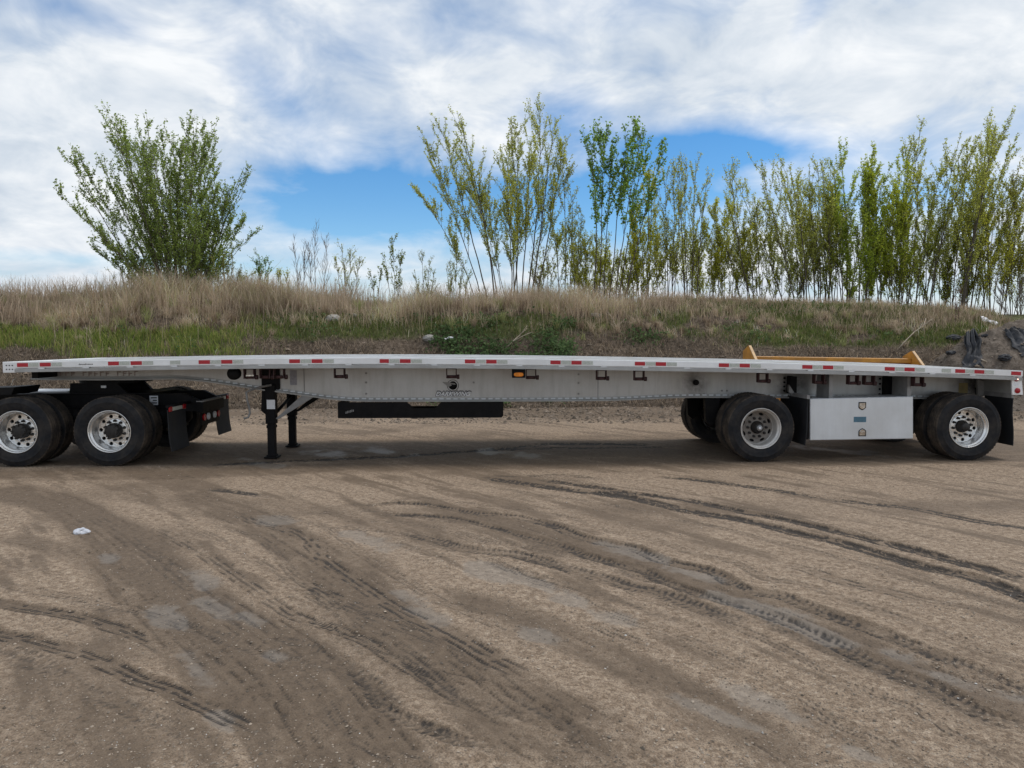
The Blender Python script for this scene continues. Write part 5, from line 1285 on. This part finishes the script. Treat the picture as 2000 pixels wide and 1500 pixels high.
        F.append(o + np.stack([i * kk + j, i * kk + (j + 1) % kk, (i + 1) * kk + (j + 1) % kk, (i + 1) * kk + j], 1)); o += n * kk
    base = np.array([bx, by, bzv])
    root = empty(name, tuple(base))
    to = np_mesh('trunk', np.concatenate(V) - base, np.concatenate(F), bark or M_BARK, True); to.parent = root
    if LP:
        LPa = np.array(LP) - base; n = len(LPa)
        sz = leaf * 0.76 * r.uniform(0.65, 1.25, n)
        cc = np.array(col) * 1.25 * r.uniform(0.65, 1.3, (n, 1)) * np.array([1, 1, 1]) + r.normal(0, 0.008, (n, 3)); cc = np.clip(cc, 0.005, 0.7)
        lo = leaves_mesh('crown', LPa + r.normal(0, 0.018, (n, 3)), sz, cc, M_LEAF, seed, up=0.1); lo.parent = root
    tag(root, label, cat, group); return root, len(LP)
DKG = (0.25, 0.32, 0.10); OLV = (0.42, 0.44, 0.13); YLG = (0.56, 0.57, 0.08); MIDG = (0.19, 0.30, 0.075)
TREES = [
 ('broad_tree', 350, 17.0, 240, 42, 182, 'broad fan-shaped tree with many stems and small dark leaves standing alone on the bank', dict(leaf=0.095, dens=0.5, col=DKG, sec=11, low=0.14, base_spread=0.22, flat=0.64, cx_px=336, skirt=28)),
 ('leaning_tree', 972, 17.2, 230, 8, 112, 'tall multi-stemmed tree leaning away from the taller tree beside it', dict(cx_px=905, leaf=0.08, dens=0.75, col=OLV, sec=14, low=0.3, flat=0.72)),
 ('tall_tree', 1024, 17.4, 190, 8, 96, 'tallest tree on the bank with upright stems and olive leaves', dict(cx_px=1048, leaf=0.08, dens=0.8, col=OLV, sec=14, low=0.25, flat=0.68)),
 ('slim_tree', 1104, 17.6, 352, 3, 40, 'short thin olive tree beside the tallest tree', dict(leaf=0.075, dens=0.55, col=OLV, sec=9)),
 ('dark_leaf_tree', 1190, 17.0, 232, 5, 72, 'slender tree with large dark green leaves clustered at its stem tips', dict(cx_px=1222, leaf=0.13, dens=0.42, col=MIDG, sec=9, low=0.45, flat=0.85)),
 ('yellow_tree', 1262, 17.5, 335, 5, 42, 'bushy yellow-green tree beside the dark-leaved slender tree', dict(leaf=0.085, dens=0.8, col=YLG, sec=10, low=0.1)),
 ('thin_tree', 1310, 17.8, 300, 2, 25, 'very thin two-stemmed tree with sparse pale leaves', dict(leaf=0.08, dens=0.5, col=OLV, sec=9, low=0.3)),
 ('thin_tree', 1350, 17.2, 296, 3, 42, 'thin three-stemmed tree with sparse leaves and dark lower trunks', dict(leaf=0.08, dens=0.55, col=OLV, sec=10, low=0.3, flat=0.8)),
 ('yellow_tree', 1412, 17.5, 365, 4, 42, 'yellow-green sapling clump growing in the gap of the tree row', dict(leaf=0.08, dens=0.8, col=YLG, sec=9, low=0.12)),
 ('leaning_tree', 1470, 17.3, 338, 5, 55, 'small tree with stems fanning over the yellow-green sapling clump', dict(cx_px=1430, leaf=0.075, dens=0.6, col=OLV, sec=10, low=0.25, flat=0.75)),
 ('leaning_tree', 1565, 17.4, 310, 8, 72, 'slanting tree whose many dark stems all lean to one side', dict(cx_px=1510, leaf=0.08, dens=0.62, col=OLV, sec=10, low=0.25, flat=0.85)),
 ('olive_tree', 1615, 17.8, 300, 5, 50, 'olive-leaved tree behind the slanting stems', dict(cx_px=1590, leaf=0.08, dens=0.65, col=OLV, sec=10, low=0.2, flat=0.8)),
 ('green_tree', 1668, 17.2, 272, 6, 55, 'dense green tree with a pointed top rising above the tree row', dict(leaf=0.09, dens=0.85, col=(0.38, 0.46, 0.075), sec=12, low=0.12, flat=0.72)),
 ('green_tree', 1735, 17.3, 292, 7, 52, 'dense green clump of stems next to the pointed green tree', dict(leaf=0.09, dens=0.95, col=(0.42, 0.48, 0.075), sec=12, low=0.1, flat=0.85, cx_px=1720)),
 ('pale_top_tree', 1785, 17.4, 232, 5, 62, 'tall tree with a sparse pale top and green lower leaves', dict(cx_px=1815, leaf=0.085, dens=0.72, col=OLV, sec=12, low=0.15, flat=0.8)),
 ('curved_tree', 1885, 17.2, 226, 5, 75, 'tall tree with a thick curved trunk sweeping outward', dict(cx_px=1940, leaf=0.085, dens=0.72, col=OLV, sec=13, low=0.25, flat=0.82)),
 ('end_tree', 1960, 17.8, 330, 6, 72, 'dense olive tree at the end of the row above the soil heap', dict(cx_px=1985, leaf=0.085, dens=0.8, col=(0.31, 0.30, 0.08), sec=11, low=0.12, flat=0.75)),
 ('end_tree', 2080, 17.5, 300, 5, 70, 'leafy tree past the soil heap, outermost of the row', dict(leaf=0.085, dens=0.6, col=OLV, sec=10, low=0.15, flat=0.75)),
 ('bare_shrub', 588, 16.4, 470, 2, 28, 'leafless grey shrub with thin upright twigs', dict(bare=True, sec=11, low=0.2, bark=M_BARKP, cat='shrub')),
 ('bare_shrub', 620, 16.6, 440, 3, 34, 'taller leafless shrub with forked bare branches', dict(bare=True, sec=11, low=0.2, bark=M_BARKP, cat='shrub')),
 ('shrub', 680, 16.4, 468, 4, 36, 'thin shrub with sparse new leaves beside the leafless shrubs', dict(leaf=0.06, dens=0.4, col=OLV, sec=9, low=0.15, bark=M_BARKP, cat='shrub')),
 ('shrub', 512, 16.4, 495, 4, 30, 'small green shrub between the broad tree and the leafless shrubs', dict(leaf=0.07, dens=0.6, col=MIDG, sec=7, low=0.1, cat='shrub')),
 ('shrub', 552, 16.8, 520, 3, 20, 'tiny light green shrub beside a small green shrub', dict(leaf=0.06, dens=0.5, col=YLG, sec=6, low=0.1, cat='shrub')),
 ('shrub', 770, 16.4, 462, 3, 38, 'open shrub with pale leaves growing on angled branches', dict(leaf=0.08, dens=0.45, col=(0.28, 0.32, 0.13), sec=8, low=0.1, cat='shrub')),
 ('shrub', 735, 16.2, 520, 2, 24, 'drooping pale-leaved sprig in the dry grass of the crest', dict(leaf=0.08, dens=0.4, col=(0.28, 0.33, 0.13), sec=6, low=0.1, cat='shrub')),
 ('shrub', 832, 16.7, 500, 4, 32, 'wispy shrub in front of the leaning tall tree', dict(leaf=0.055, dens=0.45, col=OLV, sec=8, low=0.1, bark=M_BARKP, cat='shrub')),
 ('shrub', 892, 16.9, 505, 5, 38, 'low twiggy olive shrub at the foot of the leaning tall tree', dict(leaf=0.06, dens=0.5, col=OLV, sec=8, low=0.1, bark=M_BARKP, cat='shrub')),
 ('shrub', 440, 16.2, 500, 6, 38, 'light green bush at the foot of the broad tree', dict(leaf=0.06, dens=0.6, col=(0.29, 0.30, 0.10), sec=8, low=0.05, cat='shrub')),
 ('shrub', 255, 16.2, 520, 5, 45, 'twiggy brownish bush under the outer branches of the broad tree', dict(leaf=0.05, dens=0.3, col=OLV, sec=7, low=0.05, bark=M_BARKP, cat='shrub')),
 ('undergrowth_bush', 1150, 17.4, 455, 6, 36, 'yellow-green bush between the slim olive tree and the dark-leaved tree', dict(leaf=0.07, dens=0.75, col=YLG, sec=9, low=0.05, cat='bush')),
 ('undergrowth_bush', 1215, 17.9, 470, 6, 40, 'yellow bush behind the dark-leaved slender tree', dict(leaf=0.07, dens=0.75, col=YLG, sec=9, low=0.05, cat='bush')),
 ('undergrowth_bush', 1380, 17.9, 450, 6, 40, 'bright yellow-green bush beside the thin three-stemmed tree', dict(leaf=0.07, dens=0.8, col=YLG, sec=9, low=0.05, cat='bush')),
 ('undergrowth_bush', 1530, 18.2, 440, 6, 52, 'olive bush between the slanting stems', dict(leaf=0.07, dens=0.6, col=OLV, sec=9, low=0.05, cat='bush')),
 ('undergrowth_bush', 1690, 18.2, 430, 6, 45, 'thick green bush filling the foot of the pointed green tree', dict(leaf=0.08, dens=0.9, col=(0.42, 0.48, 0.075), sec=9, low=0.05, cat='bush')),
 ('undergrowth_bush', 1850, 18.0, 400, 6, 48, 'green bush between the pale-topped tree and the curved trunk', dict(leaf=0.08, dens=0.9, col=(0.30, 0.32, 0.06), sec=9, low=0.05, cat='bush')),
 ('undergrowth_bush', 1060, 17.9, 480, 5, 40, 'thin olive bush at the foot of the tallest tree', dict(leaf=0.065, dens=0.6, col=(0.33, 0.31, 0.08), sec=8, low=0.05, cat='bush')),
 ('bare_sapling', 1870, 13.6, 545, 2, 20, 'small bare reddish sapling on the grassy slope below the tree row', dict(bare=True, sec=7, low=0.3, bark=simple('red_bark', (0.16, 0.09, 0.07), 0.9, 0, 0.2, 14), cat='sapling')),
 ('bare_shrub', 1985, 15.4, 540, 6, 40, 'tangle of bare branches beside the white bag on the slope', dict(bare=True, sec=9, low=0.1, bark=M_BARKP, cat='shrub', cx_px=1965)),
]
UND = [(1125, 480, 30, 'olive', 'low olive bush under the slim olive tree'), (1180, 500, 28, 'yellow', 'low yellow bush at the base of the dark-leaved slender tree'),
       (1245, 490, 34, 'yellow', 'wide yellow-green bush under the bushy yellow-green tree'), (1300, 470, 30, 'olive', 'olive bush under the very thin two-stemmed tree'),
       (1345, 480, 28, 'yellow', 'yellow bush between the two thin trees'), (1430, 480, 34, 'yellow', 'yellow-green thicket at the foot of the sapling clump'),
       (1480, 450, 34, 'olive', 'olive thicket under the small fanning tree'), (1560, 430, 36, 'olive', 'olive thicket among the slanting dark stems'),
       (1605, 420, 34, 'olive', 'dull olive thicket under the olive-leaved tree'), (1640, 400, 36, 'green', 'green thicket touching the pointed green tree'),
       (1760, 420, 34, 'olive', 'olive thicket between the dense green clump and the pale-topped tree'), (1800, 430, 36, 'green', 'green thicket at the foot of the pale-topped tree'),
       (1895, 410, 38, 'olive', 'olive thicket around the thick curved trunk'), (1935, 430, 38, 'yellow', 'yellowish thicket beneath the crown of the curved tree'), (1990, 450, 40, 'olive', 'olive thicket under the dense end tree')]
UC = dict(olive=(0.46, 0.47, 0.10), yellow=YLG, green=(0.42, 0.48, 0.075))
for k_, (px_, tp_, hw_, c_n, lb_) in enumerate(UND):
    TREES.append(('thicket', px_, 17.0 + 1.2 * ((k_ * 37) % 10) / 10, tp_, 6, hw_, lb_, dict(leaf=0.075, dens=0.55, col=UC[c_n], sec=8, low=0.05, cat='thicket', flat=0.6)))
NL = 0
for i, (nm, px, dy, tp, st, hw, lb_, kw) in enumerate(TREES):
    if px > 1090 and kw.get('cat') != 'sapling': hw *= 1.3; st = st + (2 if st > 3 else 1); kw['sec'] = kw['sec'] + 2; kw['low'] = min(kw.get('low', 0.25), 0.12) if nm != 'dark_leaf_tree' else 0.4
    if nm == 'thicket': tp -= 35; st = 5; kw['dens'] = 0.5
    NL += tree(nm, px, dy, tp, st, hw, lb_, seed=i * 7 + 3, **kw)[1]
print('leaves', NL)

# ------------------------------------------------------------------ things lying about
def hit(px, py, hf=surf_h):
    d = ray(px, py); ts = np.linspace(3, 45, 6000); P = CAM[None] + d[None] * ts[:, None]
    below = P[:, 2] < hf(P[:, 0], P[:, 1])
    i = int(np.argmax(below)); return P[i]
def crumple(name, loc, size, mat_, label, cat, seed, rough=0.5, sub=3, rot=0.0):
    bm = bmesh.new(); bmesh.ops.create_icosphere(bm, subdivisions=sub, radius=1.0)
    r = np.random.default_rng(seed); k = r.normal(0, 1, (6, 3)); ph = r.uniform(0, 6.28, 6)
    for v in bm.verts:
        p = np.array(v.co); s = sum(abs(math.sin(float(k[i] @ p) * 2.6 + ph[i])) for i in range(6)) / 6
        v.co = Vector(p * (1 - rough + rough * 1.6 * s))
    me = bpy.data.meshes.new(name); bm.to_mesh(me); bm.free(); me.materials.append(mat_)
    o = bpy.data.objects.new(name, me); COL.objects.link(o); o.location = loc; o.scale = size; o.rotation_euler = (0, 0, rot)
    tag(o, label, cat); return o
def on_ground(px, py):
    p = at_z(px, py, 0.0); p[2] = float(gh(p[0], p[1])); return p
p = on_ground(160, 1042); crumple('plastic_wrapper', (p[0], p[1], p[2] + 0.012), (0.062, 0.05, 0.040), simple('clear_plastic', (0.55, 0.56, 0.60), 0.3, 0, 0.35, 60), 'small crumpled clear plastic wrapper lying on the dirt yard', 'litter', 1, 0.85, 3, 0.4)
p = hit(1932, 631)
V = []; nx_, ny_ = 14, 6
for j in range(ny_):
    for i in range(nx_):
        u = i / (nx_ - 1); v_ = j / (ny_ - 1) - 0.5
        x = p[0] + (u - 0.5) * 0.58; wv = 0.16 * (0.5 + 0.9 * abs(u - 0.4)); y = p[1] + v_ * wv * 1.4
        V.append((x, y, float(surf_h(x, y)) + 0.03 + (0.10 * math.cos(v_ * 3.1) + 0.12 * (0.5 - u)) + 0.03 * math.sin(9 * u + 5 * v_)))
o = np_mesh('white_bag', np.array(V), grid_faces(nx_, ny_), M_PLAS, True); sm_ = o.modifiers.new('thick', 'SOLIDIFY'); sm_.thickness = 0.012
tag(o, 'torn white plastic bag caught on the grassy slope above the soil heap', 'bag')
for (px, py, s, lb_, sd) in [(869, 665, (0.07, 0.05, 0.03), 'small white stone on the lower bank beside a longer white stone', 2), (880, 664, (0.11, 0.06, 0.04), 'longer white stone on the lower bank among the weeds', 3)]:
    p = hit(px, py); crumple('white_stone', tuple(p + [0, -0.12, s[2] * 1.6]), s, M_PLAS, lb_, 'stone', sd, 0.35, 2)
for (px, py, s, lb_, sd) in [(1163, 619, 0.17, 'rounded grey stone near the crest beside dead branches', 4), (650, 626, 0.24, 'pale grey boulder set in the green weeds below the leafless shrubs', 5), (838, 664, 0.2, 'dark half-buried boulder beside the white stones', 6), (690, 618, 0.13, 'grey stone half hidden in dry grass beside a pale boulder', 9)]:
    p = hit(px, py); crumple('boulder', tuple(p + [0, 0, s * 0.25]), (s, s * 0.8, s * 0.62), M_STONE, lb_, 'stone', sd, 0.3, 3)
# black plastic sheets draped on the soil heap
def sheet(name, pxs, label, seed, nu=26, nv=44, fold=0.06):
    """drape between two pixel edges: list of (left, right) pixel pairs from the top down"""
    r = np.random.default_rng(seed); A = np.array([hit(*a) for a, b2 in pxs]); B = np.array([hit(*b2) for a, b2 in pxs])
    tt = np.linspace(0, len(pxs) - 1, nv); V = []
    for j, t_ in enumerate(tt):
        i = min(int(t_), len(pxs) - 2); f = t_ - i; a = A[i] * (1 - f) + A[i + 1] * f; b2 = B[i] * (1 - f) + B[i + 1] * f
        for u in np.linspace(0, 1, nu):
            q = a * (1 - u) + b2 * u + r.normal(0, 0.006, 3)
            z = float(surf_h(q[0], q[1]))
            fo = fold * (abs(math.sin(u * 9 + 0.8 * math.sin(j * 0.13 + seed))) + 0.5 * abs(math.sin(u * 21 + j * 0.07))) * (0.5 + 0.5 * math.sin(j * 0.11 + 1)) 
            V.append((q[0] + 0.03 * math.sin(j * 0.4 + u * 3), q[1], z + 0.02 + fo))
    o = np_mesh(name, np.array(V), grid_faces(nu, nv), M_TARP, True); s_ = o.modifiers.new('thick', 'SOLIDIFY'); s_.thickness = 0.006
    tag(o, label, 'plastic sheet'); return o
sheet('plastic_sheet', [((1882, 664), (1902, 664)), ((1884, 678), (1914, 674)), ((1886, 694), (1918, 690)), ((1878, 712), (1916, 708)), ((1876, 724), (1920, 722))], 'torn dark grey plastic sheet hanging in folds down the soil heap', 3, fold=0.15)
sheet('plastic_sheet', [((1958, 650), (1980, 648)), ((1968, 664), (2004, 654)), ((1980, 682), (2030, 668)), ((1998, 700), (2060, 690))], 'large black plastic sheet spread over the top of the soil heap', 5, fold=0.10)
for (px, py, s, lb_, sd) in [(1862, 662, (0.22, 0.14, 0.11), 'black bundled plastic on the shoulder of the soil heap beside grass', 11), (1857, 690, (0.13, 0.10, 0.06), 'small scrap of black plastic half buried below the bundled plastic', 12), (1962, 701, (0.16, 0.12, 0.10), 'dark crumpled plastic lump low on the soil heap', 13), (1925, 657, (0.12, 0.08, 0.05), 'flat black plastic scrap on the ridge of the soil heap', 14)]:
    p = hit(px, py); crumple('plastic_scrap', tuple(p + [0, 0, s[2] * 0.3]), s, M_TARP, lb_, 'plastic', sd, 0.6, 3)
# dead branches
def branch(name, pix, rad, label, fork=()):
    pts = []
    for i, (a, b2) in enumerate(pix):
        q = hit(a, b2); pts.append(q)
    pts = np.array(pts); pts[:, 1] = np.linspace(pts[0, 1], min(pts[-1, 1], pts[0, 1] + 0.8), len(pts))
    pts2 = []
    for (a, b2), q in zip(pix, pts): pts2.append(at_y(a, b2, q[1] - 0.06))
    pts2[0] = hit(*pix[0])
    mb = MB(); mb.tube([tuple(q) for q in pts2], list(np.linspace(rad, rad * 0.45, len(pts2))), 6)
    for st_, en in fork:
        q0 = pts2[st_]; q1 = at_y(en[0], en[1], q0[1] + 0.1); mb.tube([tuple(q0), tuple((np.array(q0) + q1) / 2 + [0.02, 0, 0.03]), tuple(q1)], [rad * 0.7, rad * 0.5, rad * 0.3], 5)
    tag(mb.build(name, M_STICK, None), label, 'branch')
branch('dead_branch', [(984, 685), (1000, 668), (1016, 654), (1030, 641)], 0.022, 'bleached forked dead branch leaning up from the lower bank', [(1, (1040, 648)), (2, (1030, 636))])
branch('dead_branch', [(1752, 684), (1770, 664), (1786, 648), (1804, 636), (1808, 622)], 0.020, 'long curved dead branch lying on the slope above the snow pusher', [(2, (1779, 638)), (3, (1822, 622))])
branch('dead_branch', [(1218, 655), (1204, 640), (1196, 622), (1184, 606)], 0.016, 'thin dead branch arching down below the rounded grey stone', [(1, (1222, 622))])
branch('dead_branch', [(1258, 642), (1238, 632), (1222, 628)], 0.014, 'short dead branch lying across the slope beside the arching branch', [(1, (1246, 605))])
p = hit(1925, 709); q = hit(1916, 704); mb = MB(); mb.tube([(q[0], q[1], q[2] + 0.03), (p[0] + 0.02, p[1], p[2] + 0.03)], 0.02, 6); tag(mb.build('wood_stick', M_STICK, None), 'short pale stick on the soil heap beside the hanging plastic sheet', 'stick')
